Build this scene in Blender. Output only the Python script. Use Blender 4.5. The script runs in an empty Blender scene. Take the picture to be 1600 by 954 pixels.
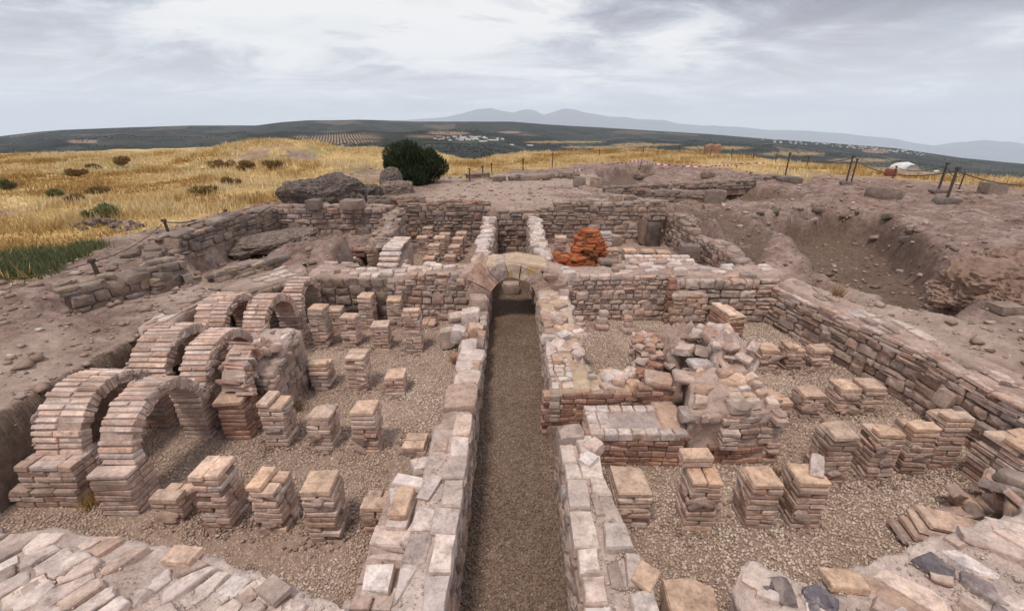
import bpy, bmesh, math, random
import numpy as np
from mathutils import Vector, Matrix, Euler, noise as mnoise

random.seed(11); RNG = np.random.default_rng(11)
U = random.uniform
SC = bpy.context.scene
COL = SC.collection

# ------------------------------------------------------------------ camera
CAM_H = 3.6; PITCH = math.radians(22.0); FPX = 690.0          # focal length in pixels of a 1600 px wide picture
cam = bpy.data.cameras.new('camera'); camo = bpy.data.objects.new('camera', cam); COL.objects.link(camo)
camo.location = (0, 0, CAM_H); camo.rotation_euler = (math.pi/2 - PITCH, 0, 0)
cam.sensor_width = 36; cam.lens = 36*FPX/1600; cam.clip_start = .05; cam.clip_end = 120000
SC.camera = camo

SKY_OFF = (16.2, 11.5)
# ------------------------------------------------------------------ world: hazy daylight behind broken grey cloud
SUN_EL = math.radians(66); SUN_AZ = math.radians(212)          # azimuth clockwise from +Y
W = bpy.data.worlds.new('World'); SC.world = W; W.use_nodes = True
wt = W.node_tree; wt.nodes.clear()
def wn(t, **k):
    n = wt.nodes.new(t)
    for a, b in k.items(): setattr(n, a, b)
    return n
def wl(a, b): wt.links.new(a, b)
w_out = wn('ShaderNodeOutputWorld'); w_bg = wn('ShaderNodeBackground')
w_sky = wn('ShaderNodeTexSky', sky_type='NISHITA', sun_disc=False)
w_sky.sun_elevation = SUN_EL; w_sky.sun_rotation = SUN_AZ; w_sky.altitude = 400; w_sky.dust_density = 2.0
w_tc = wn('ShaderNodeTexCoord'); w_sep = wn('ShaderNodeSeparateXYZ'); wl(w_tc.outputs['Generated'], w_sep.inputs[0])
def wmath(op, a, b=None, c=None):
    n = wn('ShaderNodeMath', operation=op)
    for i, v in enumerate((a, b, c)):
        if v is None: continue
        if hasattr(v, 'links'): wl(v, n.inputs[i])
        else: n.inputs[i].default_value = v
    return n.outputs[0]
zc = wmath('MAXIMUM', w_sep.outputs[2], 0.015)
comb = wn('ShaderNodeCombineXYZ'); wl(w_sep.outputs[0], comb.inputs[0]); wl(w_sep.outputs[1], comb.inputs[1]); wl(zc, comb.inputs[2])
wl(comb.outputs[0], w_sky.inputs[0])
den = wmath('ADD', zc, 0.16)
cx = wmath('DIVIDE', w_sep.outputs[0], den); cy = wmath('DIVIDE', w_sep.outputs[1], den)
cc = wn('ShaderNodeCombineXYZ'); wl(cx, cc.inputs[0]); wl(cy, cc.inputs[1])
def wnoise(scale, detail, rough, off, dist=0.0, sx=1.0, sy=1.0):
    mp = wn('ShaderNodeMapping'); mp.inputs['Location'].default_value = off; mp.inputs['Scale'].default_value = (sx, sy, 1); wl(cc.outputs[0], mp.inputs[0])
    n = wn('ShaderNodeTexNoise'); n.inputs['Scale'].default_value = scale; n.inputs['Detail'].default_value = detail
    n.inputs['Roughness'].default_value = rough; n.inputs['Distortion'].default_value = dist; wl(mp.outputs[0], n.inputs['Vector'])
    return n.outputs[0]
def wramp(v, stops):
    r = wn('ShaderNodeValToRGB'); wl(v, r.inputs[0]); el = r.color_ramp.elements
    while len(el) > 1: el.remove(el[-1])
    el[0].position = stops[0][0]; el[0].color = (*stops[0][1], 1)
    for p, c in stops[1:]:
        e = el.new(p); e.color = (*c, 1)
    return r.outputs[0]
n_big = wnoise(0.46, 9, .56, (SKY_OFF[0], SKY_OFF[1], 0), .5)
n_mid = wnoise(1.6, 9, .62, (9.4, 2.2, 0), .6, .7, 1.0)
sumn = wmath('ADD', wmath('MULTIPLY', n_big, .52), wmath('MULTIPLY', n_mid, .48))
cloud = wramp(sumn, [(.40, (.27, .26, .33)), (.45, (.40, .40, .48)), (.485, (.57, .59, .68)), (.515, (.80, .82, .87)), (.56, (1.05, 1.05, 1.05))])
cover = wramp(wnoise(1.1, 7, .6, (1.7, 5.2, 0), .4), [(.30, (.70, .70, .70)), (.52, (.97, .97, .97))])
skys = wn('ShaderNodeMixRGB', blend_type='MULTIPLY'); skys.inputs[0].default_value = 1; wl(w_sky.outputs[0], skys.inputs[1]); skys.inputs[2].default_value = (.11, .11, .11, 1)
w_mix = wn('ShaderNodeMixRGB'); wl(cover, w_mix.inputs[0]); wl(skys.outputs[0], w_mix.inputs[1]); wl(cloud, w_mix.inputs[2])
# pale veil low over the horizon all the way round
veil = wramp(zc, [(.0, (.85, .85, .85)), (.08, (.50, .50, .50)), (.22, (0, 0, 0))])
w_mix2 = wn('ShaderNodeMixRGB'); wl(veil, w_mix2.inputs[0]); wl(w_mix.outputs[0], w_mix2.inputs[1]); w_mix2.inputs[2].default_value = (1.10, 1.11, 1.14, 1)
wl(w_mix2.outputs[0], w_bg.inputs[0]); w_bg.inputs[1].default_value = 1.0; wl(w_bg.outputs[0], w_out.inputs[0])

sl = bpy.data.lights.new('sun', 'SUN'); sl.energy = 2.2; sl.angle = math.radians(11); sl.color = (1, .91, .80)
so = bpy.data.objects.new('sun', sl); COL.objects.link(so)
sd = Vector((math.sin(SUN_AZ)*math.cos(SUN_EL), math.cos(SUN_AZ)*math.cos(SUN_EL), math.sin(SUN_EL)))
so.rotation_euler = sd.to_track_quat('Z', 'Y').to_euler(); so.location = (0, -5, 30)

SC.render.engine = 'CYCLES'; SC.cycles.use_denoising = True; SC.cycles.max_bounces = 5; SC.cycles.diffuse_bounces = 3
SC.cycles.volume_bounces = 2; SC.cycles.transparent_max_bounces = 8
SC.view_settings.view_transform = 'Standard'; SC.view_settings.look = 'None'; SC.view_settings.exposure = -0.05; SC.view_settings.gamma = 1.0
SC.view_settings.use_curve_mapping = False

# ------------------------------------------------------------------ survey helpers: sight line -> surveyed point
CP, SP = math.cos(PITCH), math.sin(PITCH)
def sight(px, py):
    x = (px-800)/FPX; y = (477-py)/FPX
    return x, CP + y*SP, -SP + y*CP
def G(px, py, z=0.0):
    dx, dy, dz = sight(px, py); t = (z-CAM_H)/dz
    return dx*t, dy*t
def elev(px, py):
    dx, dy, dz = sight(px, py); return math.atan2(dx, dy), math.atan2(dz, math.hypot(dx, dy))

# ------------------------------------------------------------------ numpy value noise
def _hash(ix, iy, s):
    h = (ix.astype(np.int64)*374761393 + iy.astype(np.int64)*668265263 + s*974711) & 0xFFFFFFFF
    h = ((h ^ (h >> 13))*1274126177) & 0xFFFFFFFF
    return ((h ^ (h >> 16)) & 0xFFFF)/65535.0
def vn(x, y, s=0):
    ix = np.floor(x); iy = np.floor(y); fx = x-ix; fy = y-iy
    fx = fx*fx*(3-2*fx); fy = fy*fy*(3-2*fy)
    a = _hash(ix, iy, s); b = _hash(ix+1, iy, s); c = _hash(ix, iy+1, s); d = _hash(ix+1, iy+1, s)
    return (a*(1-fx)+b*fx)*(1-fy) + (c*(1-fx)+d*fx)*fy
def fbm(x, y, s=0, o=4):
    r = 0; a = .5; t = 0
    for i in range(o):
        r = r + a*vn(x, y, s+i*17); t += a; a *= .5; x = x*2.03+11.3; y = y*2.03+5.7
    return r/t
def ss(x, a, b):
    t = np.clip((x-a)/(b-a), 0, 1); return t*t*(3-2*t)
def rect(x, y, x0, x1, y0, y1, s):
    d = np.maximum(np.maximum(x0-x, x-x1), np.maximum(y0-y, y-y1))
    return 1-ss(d, 0, s)
def ell(x, y, cx, cy, rx, ry):
    return np.hypot((x-cx)/rx, (y-cy)/ry)

# ------------------------------------------------------------------ materials
def new_mat(name):
    m = bpy.data.materials.new(name); m.use_nodes = True; nt = m.node_tree; nt.nodes.clear()
    o = nt.nodes.new('ShaderNodeOutputMaterial'); b = nt.nodes.new('ShaderNodeBsdfPrincipled')
    b.inputs['Roughness'].default_value = .92; b.inputs['Specular IOR Level'].default_value = .18
    nt.links.new(b.outputs[0], o.inputs[0]); return m, nt, b
class N:
    """small node-graph helper"""
    def __init__(s, nt): s.nt = nt
    def node(s, t, **k):
        n = s.nt.nodes.new(t)
        for a, b in k.items(): setattr(n, a, b)
        return n
    def put(s, sock, v):
        if hasattr(v, 'links'): s.nt.links.new(v, sock)
        elif isinstance(v, tuple) and len(v) == 3 and sock.type == 'RGBA': sock.default_value = (*v, 1)
        else: sock.default_value = v
    def math(s, op, a, b=0.0, clamp=False):
        n = s.node('ShaderNodeMath', operation=op, use_clamp=clamp); s.put(n.inputs[0], a); s.put(n.inputs[1], b); return n.outputs[0]
    def mix(s, f, a, b, mode='MIX'):
        n = s.node('ShaderNodeMixRGB', blend_type=mode); s.put(n.inputs[0], f); s.put(n.inputs[1], a); s.put(n.inputs[2], b); return n.outputs[0]
    def noise(s, vec, scale, detail=5, rough=.6, dist=0.0):
        n = s.node('ShaderNodeTexNoise'); n.inputs['Scale'].default_value = scale; n.inputs['Detail'].default_value = detail
        n.inputs['Roughness'].default_value = rough; n.inputs['Distortion'].default_value = dist
        if vec is not None: s.nt.links.new(vec, n.inputs['Vector'])
        return n.outputs[0]
    def voro(s, vec, scale, feature='F1', out='Distance'):
        n = s.node('ShaderNodeTexVoronoi', feature=feature); n.inputs['Scale'].default_value = scale
        if vec is not None: s.nt.links.new(vec, n.inputs['Vector'])
        return n.outputs[out]
    def ramp(s, v, stops, interp='LINEAR'):
        r = s.node('ShaderNodeValToRGB'); s.put(r.inputs[0], v); r.color_ramp.interpolation = interp; el = r.color_ramp.elements
        while len(el) > 1: el.remove(el[-1])
        def c3(c): return (c, c, c, 1) if not isinstance(c, tuple) else (*c, 1)
        el[0].position = stops[0][0]; el[0].color = c3(stops[0][1])
        for p, c in stops[1:]:
            e = el.new(p); e.color = c3(c)
        return r.outputs[0]
    def attr(s, name, out='Fac'):
        n = s.node('ShaderNodeAttribute', attribute_name=name); return n.outputs[out]
    def bump(s, h, strength, dist=.01, nrm=None):
        b = s.node('ShaderNodeBump'); b.inputs['Strength'].default_value = strength; b.inputs['Distance'].default_value = dist
        s.put(b.inputs['Height'], h)
        if nrm is not None: s.put(b.inputs['Normal'], nrm)
        return b.outputs[0]
    def geo(s, out='Position'): return s.node('ShaderNodeNewGeometry').outputs[out]
    def objinfo(s): return s.node('ShaderNodeObjectInfo')

def piece_material(name, palette, lime=.35, lime_col=(.60, .55, .51), stain=.45, bump=.5, scale=1.0, ochre=0.0):
    """fired clay or stone: every piece takes its own shade from the palette, with mottling, lime crust and dark grime in blotches"""
    m, nt, b = new_mat(name); g = N(nt); oi = g.objinfo(); pos = g.geo()
    rnd = oi.outputs['Random']
    off = g.node('ShaderNodeVectorMath', operation='ADD'); nt.links.new(pos, off.inputs[0])
    cv = g.node('ShaderNodeCombineXYZ'); g.put(cv.inputs[0], g.math('MULTIPLY', rnd, 37.0)); g.put(cv.inputs[1], g.math('MULTIPLY', rnd, 91.0)); nt.links.new(cv.outputs[0], off.inputs[1])
    v = off.outputs[0]
    k = len(palette); palette = [(r*1.04, q*.955, c*.925) for r, q, c in palette]; lime_col = (lime_col[0]*1.06, lime_col[1]*.985, lime_col[2]*.95)
    base = g.ramp(rnd, [((i+.5)/k, c) for i, c in enumerate(palette)])
    n1 = g.noise(v, 9*scale, 6, .65); n2 = g.noise(v, 34*scale, 5, .7); n3 = g.noise(pos, 2.6, 4, .6)
    col = g.mix(1.0, base, g.ramp(n1, [(.30, .52), (.5, .98), (.70, 1.36)]), 'MULTIPLY')
    col = g.mix(.55, col, g.ramp(n2, [(.32, .50), (.5, 1.0), (.68, 1.36)]), 'MULTIPLY')
    col = g.mix(g.math('MULTIPLY', g.ramp(g.noise(v, 6*scale, 7, .7, .6), [(.50, 0.0), (.62, 1.0)]), lime), col, lime_col)
    col = g.mix(g.math('MULTIPLY', g.ramp(g.math('ADD', g.math('MULTIPLY', n3, .6), g.math('MULTIPLY', n1, .4)), [(.49, 0.0), (.62, 1.0)]), stain), col, (.095, .073, .06))
    if ochre: col = g.mix(g.math('MULTIPLY', g.ramp(g.noise(pos, 4.5, 5, .6), [(.50, 0.0), (.60, 1.0)]), ochre), col, (.42, .27, .08))
    col = g.mix(1.0, col, oi.outputs['Color'], 'MULTIPLY')
    g.put(b.inputs['Base Color'], col)
    pit = g.ramp(g.voro(v, 60*scale), [(.0, .0), (.35, 1.0)])
    hgt = g.math('ADD', g.math('ADD', g.math('MULTIPLY', n1, 1.0), g.math('MULTIPLY', n2, .6)), g.math('MULTIPLY', pit, .25))
    g.put(b.inputs['Normal'], g.bump(hgt, bump, .018))
    return m

M_BRICK = piece_material('old_fired_brick', [(.48, .35, .29), (.57, .45, .38), (.42, .28, .22), (.62, .52, .46), (.52, .38, .31), (.50, .40, .36), (.60, .50, .44)], lime=.55, lime_col=(.64, .58, .54))
M_REDBRICK = piece_material('red_fired_brick', [(.34, .20, .15), (.42, .26, .19), (.28, .17, .14), (.46, .31, .24)], lime=.2)
M_CAP = piece_material('tan_top_brick', [(.56, .42, .32), (.62, .48, .38), (.55, .42, .34), (.60, .44, .32)], lime=.15, stain=.15)
M_SLAB = piece_material('pale_lime_slab', [(.60, .52, .48), (.67, .60, .56), (.54, .46, .42), (.71, .65, .61), (.58, .49, .43)], lime=.45, lime_col=(.66, .60, .57), stain=.35)
M_SLATE = piece_material('dark_slate_slab', [(.15, .14, .16), (.21, .20, .22), (.26, .23, .23), (.18, .16, .17)], lime=.35, stain=.3)
M_STONE = piece_material('pinkish_limestone', [(.44, .34, .29), (.50, .41, .35), (.37, .29, .25), (.53, .44, .38), (.47, .33, .26), (.42, .36, .33)], lime=.4, lime_col=(.56, .49, .45), stain=.55)
M_GREYSTONE = piece_material('weathered_grey_stone', [(.24, .20, .18), (.33, .27, .23), (.28, .24, .22), (.38, .30, .24), (.22, .19, .18)], lime=.2, lime_col=(.40, .36, .33), stain=.6, ochre=.15)
M_OCHRE = piece_material('lichen_covered_stone', [(.46, .40, .35), (.52, .44, .38), (.48, .40, .33)], lime=.3, stain=.45, ochre=.75)
M_ORANGE = piece_material('orange_burnt_clay', [(.48, .15, .055), (.40, .11, .045), (.52, .20, .085), (.30, .10, .05), (.55, .25, .12)], lime=.2, lime_col=(.58, .34, .22), stain=.6, bump=.9)

def pebbly(name, mortar, peb, scale=16.0):
    m, nt, b = new_mat(name); g = N(nt); pos = g.geo(); oi = g.objinfo()
    d = g.voro(pos, scale); c = g.voro(pos, scale, 'F1', 'Color'); n1 = g.noise(pos, 5, 6, .65); n2 = g.noise(pos, 30, 5, .7)
    k = g.math('MULTIPLY', g.ramp(d, [(.25, 1.0), (.55, 0.0)]), g.ramp(c, [(.20, 0.0), (.40, 1.0)]))
    col = g.mix(k, mortar, g.mix(.8, peb, g.ramp(c, [(.4, .6), (1.0, 1.35)]), 'MULTIPLY'))
    col = g.mix(.9, col, g.ramp(n1, [(.3, .55), (.5, 1.0), (.7, 1.35)]), 'MULTIPLY'); col = g.mix(.6, col, g.ramp(n2, [(.3, .6), (.5, 1.0), (.7, 1.35)]), 'MULTIPLY')
    g.put(b.inputs['Base Color'], g.mix(1.0, col, oi.outputs['Color'], 'MULTIPLY')); g.put(b.inputs['Normal'], g.bump(g.math('ADD', g.math('MULTIPLY', k, .8), n2), 1.0, .05)); return m
def ground_like(name, cols, peb=.35, bump=.6, ochre=0.0, patch=None):
    m, nt, b = new_mat(name); g = N(nt); pos = g.geo(); oi = g.objinfo()
    cols = [(r*1.05, q*.955, c*.905) for r, q, c in cols]
    n1 = g.noise(pos, 1.3, 6, .6); n2 = g.noise(pos, 9, 7, .68); n3 = g.noise(pos, 55, 5, .7)
    col = g.ramp(n1, [(.32, cols[0]), (.5, cols[1]), (.68, cols[2])])
    col = g.mix(.8, col, g.ramp(n2, [(.28, .58), (.5, 1.0), (.72, 1.34)]), 'MULTIPLY')
    col = g.mix(.7, col, g.ramp(n3, [(.28, .6), (.5, 1.0), (.72, 1.35)]), 'MULTIPLY')
    vc = g.voro(pos, 48, 'F1', 'Color'); vd = g.voro(pos, 48)
    grain = g.ramp(vd, [(.0, 1.0), (.32, .0)])
    sel = g.math('MULTIPLY', g.ramp(g.math('MULTIPLY', vc, 1.0), [(.58, 0.0), (.62, 1.0)]), grain)
    col = g.mix(g.math('MULTIPLY', sel, peb), col, cols[3])
    if ochre: col = g.mix(g.math('MULTIPLY', g.ramp(g.noise(pos, 2.2, 5, .6), [(.52, 0.0), (.62, 1.0)]), ochre), col, (.50, .38, .24))
    col = g.mix(1.0, col, oi.outputs['Color'], 'MULTIPLY')
    g.put(b.inputs['Base Color'], col)
    h = g.math('ADD', g.math('ADD', g.math('MULTIPLY', n2, 1.0), g.math('MULTIPLY', n3, .35)), g.math('MULTIPLY', sel, .3))
    g.put(b.inputs['Normal'], g.bump(h, bump, .03)); return m
M_CONCRETE = pebbly('roman_concrete', (.19, .15, .13), (.33, .28, .25), 15.0)
M_MORTAR = ground_like('lime_mortar', [(.34, .26, .225), (.43, .345, .305), (.52, .44, .40), (.60, .53, .49)])
M_PALEMORTAR = ground_like('pale_lime_mortar', [(.42, .35, .32), (.53, .46, .43), (.62, .56, .53), (.70, .65, .62)])
M_OCHREMORTAR = ground_like('ochre_mortar', [(.46, .36, .28), (.54, .44, .34), (.58, .50, .42), (.64, .56, .50)], ochre=.8)
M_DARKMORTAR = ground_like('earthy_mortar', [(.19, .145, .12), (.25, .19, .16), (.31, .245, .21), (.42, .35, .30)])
M_GRAVELBASE = ground_like('gravel_bed', [(.30, .23, .19), (.37, .29, .245), (.43, .345, .295), (.52, .44, .39)], bump=.9)

def ground_material():
    m, nt, b = new_mat('bare_soil_and_dry_grass'); g = N(nt); pos = g.geo()
    n0 = g.noise(pos, .35, 5, .6); n1 = g.noise(pos, 1.6, 7, .62); n2 = g.noise(pos, 8, 7, .7); n3 = g.noise(pos, 46, 5, .7)
    soil = g.ramp(n1, [(.30, (.16, .105, .086)), (.48, (.275, .19, .16)), (.66, (.41, .305, .265))])
    soil = g.mix(g.math('MULTIPLY', g.ramp(n0, [(.45, 0.0), (.65, 1.0)]), .5), soil, (.28, .172, .128))
    soil = g.mix(.95, soil, g.ramp(n2, [(.30, .50), (.5, 1.0), (.70, 1.42)]), 'MULTIPLY')
    soil = g.mix(.7, soil, g.ramp(n3, [(.28, .6), (.5, 1.0), (.72, 1.4)]), 'MULTIPLY')
    vd = g.voro(pos, 22); vc = g.voro(pos, 22, 'F1', 'Color')
    sel = g.math('MULTIPLY', g.ramp(vd, [(.0, 1.0), (.30, 0.0)]), g.ramp(vc, [(.66, 0.0), (.70, 1.0)]))
    soil = g.mix(g.math('MULTIPLY', sel, .6), soil, (.48, .38, .32))
    pale = g.attr('pale'); soil = g.mix(g.math('MULTIPLY', pale, .75), soil, g.mix(.7, (.52, .40, .33), g.ramp(n2, [(.28, .7), (.5, 1.0), (.72, 1.3)]), 'MULTIPLY'))
    dark = g.attr('raw_shade'); soil = g.mix(g.math('MULTIPLY', dark, .85), soil, g.mix(.8, (.16, .108, .080), g.ramp(n2, [(.28, .6), (.5, 1.0), (.72, 1.4)]), 'MULTIPLY'))  # shade of the pit walls mixed into the dug earth colour
    gr = g.ramp(g.noise(pos, .5, 6, .65), [(.30, (.36, .215, .08)), (.46, (.59, .40, .16)), (.62, (.70, .52, .26))])
    gr = g.mix(.8, gr, g.ramp(g.noise(pos, 4, 6, .75), [(.28, .55), (.5, 1.0), (.72, 1.3)]), 'MULTIPLY')
    gr = g.mix(g.attr('green'), gr, g.mix(.8, (.15, .165, .075), g.ramp(n2, [(.28, .55), (.5, 1.0), (.72, 1.5)]), 'MULTIPLY'))
    col = g.mix(g.attr('grass'), soil, gr)
    g.put(b.inputs['Base Color'], col)
    h = g.math('ADD', g.math('ADD', g.math('MULTIPLY', n2, 1.0), g.math('MULTIPLY', n3, .25)), g.math('MULTIPLY', sel, .35))
    g.put(b.inputs['Normal'], g.bump(h, .75, .06)); return m
M_GROUND = ground_material()

def hills_material():
    m, nt, b = new_mat('olive_covered_hills'); g = N(nt); pos = g.geo()
    n0 = g.noise(pos, .0016, 6, .6); n1 = g.noise(pos, .006, 6, .65); n2 = g.noise(pos, .05, 4, .7)
    col = g.ramp(n1, [(.34, (.016, .021, .021)), (.5, (.028, .034, .032)), (.66, (.055, .058, .048))])
    col = g.mix(.8, col, g.ramp(n2, [(.3, .55), (.5, 1.0), (.7, 1.5)]), 'MULTIPLY')
    f = g.voro(pos, .0026, 'F1', 'Color'); f2 = g.voro(pos, .009, 'F1', 'Color')
    col = g.mix(.75, col, g.ramp(f, [(.1, .55), (.5, 1.0), (.9, 1.7)]), 'MULTIPLY')
    col = g.mix(.5, col, g.ramp(f2, [(.1, .6), (.9, 1.5)]), 'MULTIPLY')
    col = g.mix(g.math('MULTIPLY', g.ramp(g.voro(pos, .0019, 'F1', 'Color'), [(.80, 0.0), (.82, 1.0)]), .5), col, (.22, .16, .115))
    col = g.mix(g.math('MULTIPLY', g.ramp(f, [(.72, 0.0), (.76, 1.0)]), .30), col, (.12, .105, .07))
    col = g.mix(g.attr('tan'), col, g.mix(.6, (.30, .205, .15), g.ramp(n1, [(.3, .7), (.7, 1.3)]), 'MULTIPLY'))
    col = g.mix(g.attr('straw'), col, g.mix(.7, (.40, .28, .13), g.ramp(n2, [(.3, .7), (.7, 1.3)]), 'MULTIPLY'))
    g.put(b.inputs['Base Color'], col); b.inputs['Roughness'].default_value = 1; return m
M_HILLS = hills_material()
def plain(name, col, rough=.9, var=.25, sc=8.0, bump=0.0, metal=0.0, spec=.2):
    m, nt, b = new_mat(name); g = N(nt); pos = g.geo(); oi = g.objinfo()
    n1 = g.noise(pos, sc, 5, .65)
    c = g.mix(1.0, col, g.ramp(n1, [(.28, 1-var), (.5, 1.0), (.72, 1+var)]), 'MULTIPLY')
    c = g.mix(1.0, c, oi.outputs['Color'], 'MULTIPLY')
    g.put(b.inputs['Base Color'], c); b.inputs['Roughness'].default_value = rough; b.inputs['Metallic'].default_value = metal; b.inputs['Specular IOR Level'].default_value = spec
    if bump: g.put(b.inputs['Normal'], g.bump(g.noise(pos, sc*3, 5, .7), bump, .01))
    return m
M_MOUNT = plain('bare_mountain_rock', (.13, .13, .14), 1, .35, .0008)
M_POST = plain('weathered_post_wood', (.10, .075, .06), .85, .4, 30, .4)
M_ROPE = plain('grey_rope', (.13, .105, .09), .9, .3, 60)
M_BASE = plain('concrete_footing', (.20, .165, .15), .95, .35, 14, .6)
M_WHITEWASH = plain('whitewashed_wall', (.72, .70, .68), .9, .15, .2)
M_ROOFTILE = plain('clay_roof_tile', (.36, .22, .16), .9, .25, .4)
M_TENT = plain('white_tarpaulin', (.74, .74, .74), .6, .1, 3)
M_RUST = plain('rusty_red_paint', (.24, .07, .045), .75, .3, 12)
M_BARK = plain('dark_bark', (.09, .065, .05), .95, .4, 20, .5)
def rnd_mat(name, stops, rough=.85, spec=.2, sheen=None):
    """colour from a per-piece random value stored on the mesh"""
    m, nt, b = new_mat(name); g = N(nt); c = g.ramp(g.attr('rnd'), stops)
    n = g.noise(g.geo(), 60, 3, .6); c = g.mix(.5, c, g.ramp(n, [(.3, .75), (.7, 1.25)]), 'MULTIPLY')
    g.put(b.inputs['Base Color'], c); b.inputs['Roughness'].default_value = rough; b.inputs['Specular IOR Level'].default_value = spec; return m
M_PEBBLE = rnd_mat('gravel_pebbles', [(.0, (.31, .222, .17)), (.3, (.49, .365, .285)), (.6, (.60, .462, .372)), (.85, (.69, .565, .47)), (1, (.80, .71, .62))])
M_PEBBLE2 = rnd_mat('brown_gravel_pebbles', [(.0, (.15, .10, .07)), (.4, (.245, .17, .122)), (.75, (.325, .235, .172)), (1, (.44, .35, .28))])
M_GRASS = rnd_mat('dry_grass_blades', [(.0, (.34, .19, .07)), (.35, (.56, .385, .165)), (.7, (.69, .53, .285)), (1, (.78, .65, .42))], .9, .1)
M_GREENGRASS = rnd_mat('green_weed_blades', [(.0, (.10, .115, .055)), (.5, (.19, .20, .095)), (1, (.38, .35, .17))], .9, .1)
M_NEEDLE = rnd_mat('dark_conifer_needles', [(.0, (.020, .030, .015)), (.5, (.040, .058, .026)), (1, (.085, .105, .048))], .8, .2)
M_SHRUB = rnd_mat('dry_shrub_twigs', [(.0, (.17, .115, .06)), (.5, (.33, .22, .10)), (1, (.50, .35, .16))], .9, .1)
M_OLIVE = rnd_mat('olive_tree_canopy', [(.0, (.022, .030, .020)), (.6, (.042, .055, .036)), (1, (.07, .08, .055))], 1, .05)
M_CRUMB = rnd_mat('mortar_crumbs', [(.0, (.40, .30, .24)), (.5, (.54, .43, .36)), (1, (.68, .59, .52))])
M_CHIP = rnd_mat('stone_chips', [(.0, (.18, .12, .09)), (.5, (.34, .24, .19)), (.88, (.48, .37, .31)), (1, (.66, .58, .52))])

# ------------------------------------------------------------------ object helpers
def mesh_np(name, verts, faces, mat, smooth=False, attrs=None):
    """verts (n,3); faces (m,k) with constant k, or a list of lists"""
    me = bpy.data.meshes.new(name)
    if isinstance(faces, np.ndarray):
        n, k = faces.shape
        me.vertices.add(len(verts)); me.vertices.foreach_set('co', np.asarray(verts, np.float32).ravel())
        me.loops.add(n*k); me.loops.foreach_set('vertex_index', faces.astype(np.int32).ravel())
        me.polygons.add(n); me.polygons.foreach_set('loop_start', np.arange(0, n*k, k, dtype=np.int32))
        me.update(calc_edges=True)
    else:
        me.from_pydata([tuple(v) for v in verts], [], faces); me.update()
    if smooth: me.polygons.foreach_set('use_smooth', np.ones(len(me.polygons), bool))
    for nm, vals in (attrs or {}).items():
        a = me.attributes.new(nm, 'FLOAT', 'POINT'); a.data.foreach_set('value', np.asarray(vals, np.float32))
    if mat: me.materials.append(mat)
    return me
def obj(name, me, loc=(0, 0, 0), rot=(0, 0, 0), scale=(1, 1, 1), parent=None, color=None):
    o = bpy.data.objects.new(name, me); COL.objects.link(o)
    if parent is not None:
        o.parent = parent; pl = parent['_c']; loc = (loc[0]-pl[0], loc[1]-pl[1], loc[2]-pl[2])
    o.location = loc; o.rotation_euler = rot; o.scale = scale
    if color is not None: o.color = (*color, 1)
    return o
def structure(o): o['kind'] = 'structure'; return o
def stuff(o, label=None, cat=None):
    o['kind'] = 'stuff'
    if label: o['label'] = label; o['category'] = cat
    return o
EMPTIES = []
def thing(name, label, cat, loc, group=None):
    o = bpy.data.objects.new(name, None); COL.objects.link(o); o.location = loc; o.empty_display_size = .1
    o['_c'] = tuple(float(v) for v in loc); o['label'] = label; o['category'] = cat; o['kind'] = 'thing'
    if group: o['group'] = group
    EMPTIES.append(o); return o
def tag(o, label, cat, group=None):
    o['label'] = label; o['category'] = cat; o['kind'] = 'thing'
    if group: o['group'] = group
    return o

# ------------------------------------------------------------------ piece shapes (shared meshes)
def brick_mesh(i, mat, L=1.0, Wd=1.0, H=1.0, bev=.05, real=(.36, .18, .055)):
    """unit brick with worn arrises; real = usual size, so the wear comes out even in all directions"""
    bm = bmesh.new(); bmesh.ops.create_cube(bm, size=1.0)
    for v in bm.verts:
        v.co = Vector((v.co.x*real[0]*U(.95, 1.02), v.co.y*real[1]*U(.95, 1.02), v.co.z*real[2]*U(.88, 1.05)))
    if random.random() < .55:      # a knocked-off corner
        v = random.choice(list(bm.verts)); v.co = v.co*Vector((U(.72, .9), U(.68, .9), 1))
    bmesh.ops.bevel(bm, geom=list(bm.edges), offset=U(.006, .011), segments=1, affect='EDGES', clamp_overlap=True)
    for v in bm.verts:
        v.co += Vector((U(-1, 1), U(-1, 1), U(-1, 1)))*.0028
        v.co = Vector((v.co.x/real[0], v.co.y/real[1], v.co.z/real[2]))
    me = bpy.data.meshes.new('brick'); bm.to_mesh(me); bm.free(); me.materials.append(mat); return me
def stone_mesh(i, mat, power=5.0, rough=.06):
    power *= 1.7; rough *= 1.15
    """unit rubble stone: a squarish rounded lump with flattish faces"""
    bm = bmesh.new(); bmesh.ops.create_cube(bm, size=2.0)
    bmesh.ops.subdivide_edges(bm, edges=list(bm.edges), cuts=2, use_grid_fill=True)
    off = Vector((i*7.3, i*3.1, i*5.7)); sk = (U(-.12, .12), U(-.12, .12), U(-.1, .1))
    for v in bm.verts:
        p = v.co.copy(); n = (abs(p.x)**power+abs(p.y)**power+abs(p.z)**power)**(1/power); p = p/n
        p += mnoise.noise_vector(p*1.1+off)*rough*2.2 + mnoise.noise_vector(p*2.7+off)*rough
        p.x += sk[0]*p.z; p.z += sk[2]*p.x
        v.co = p*.5
    me = bpy.data.meshes.new('stone'); bm.to_mesh(me); bm.free(); me.materials.append(mat)
    me.polygons.foreach_set('use_smooth', np.ones(len(me.polygons), bool)); me.set_sharp_from_angle(angle=math.radians(34)); return me
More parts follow.
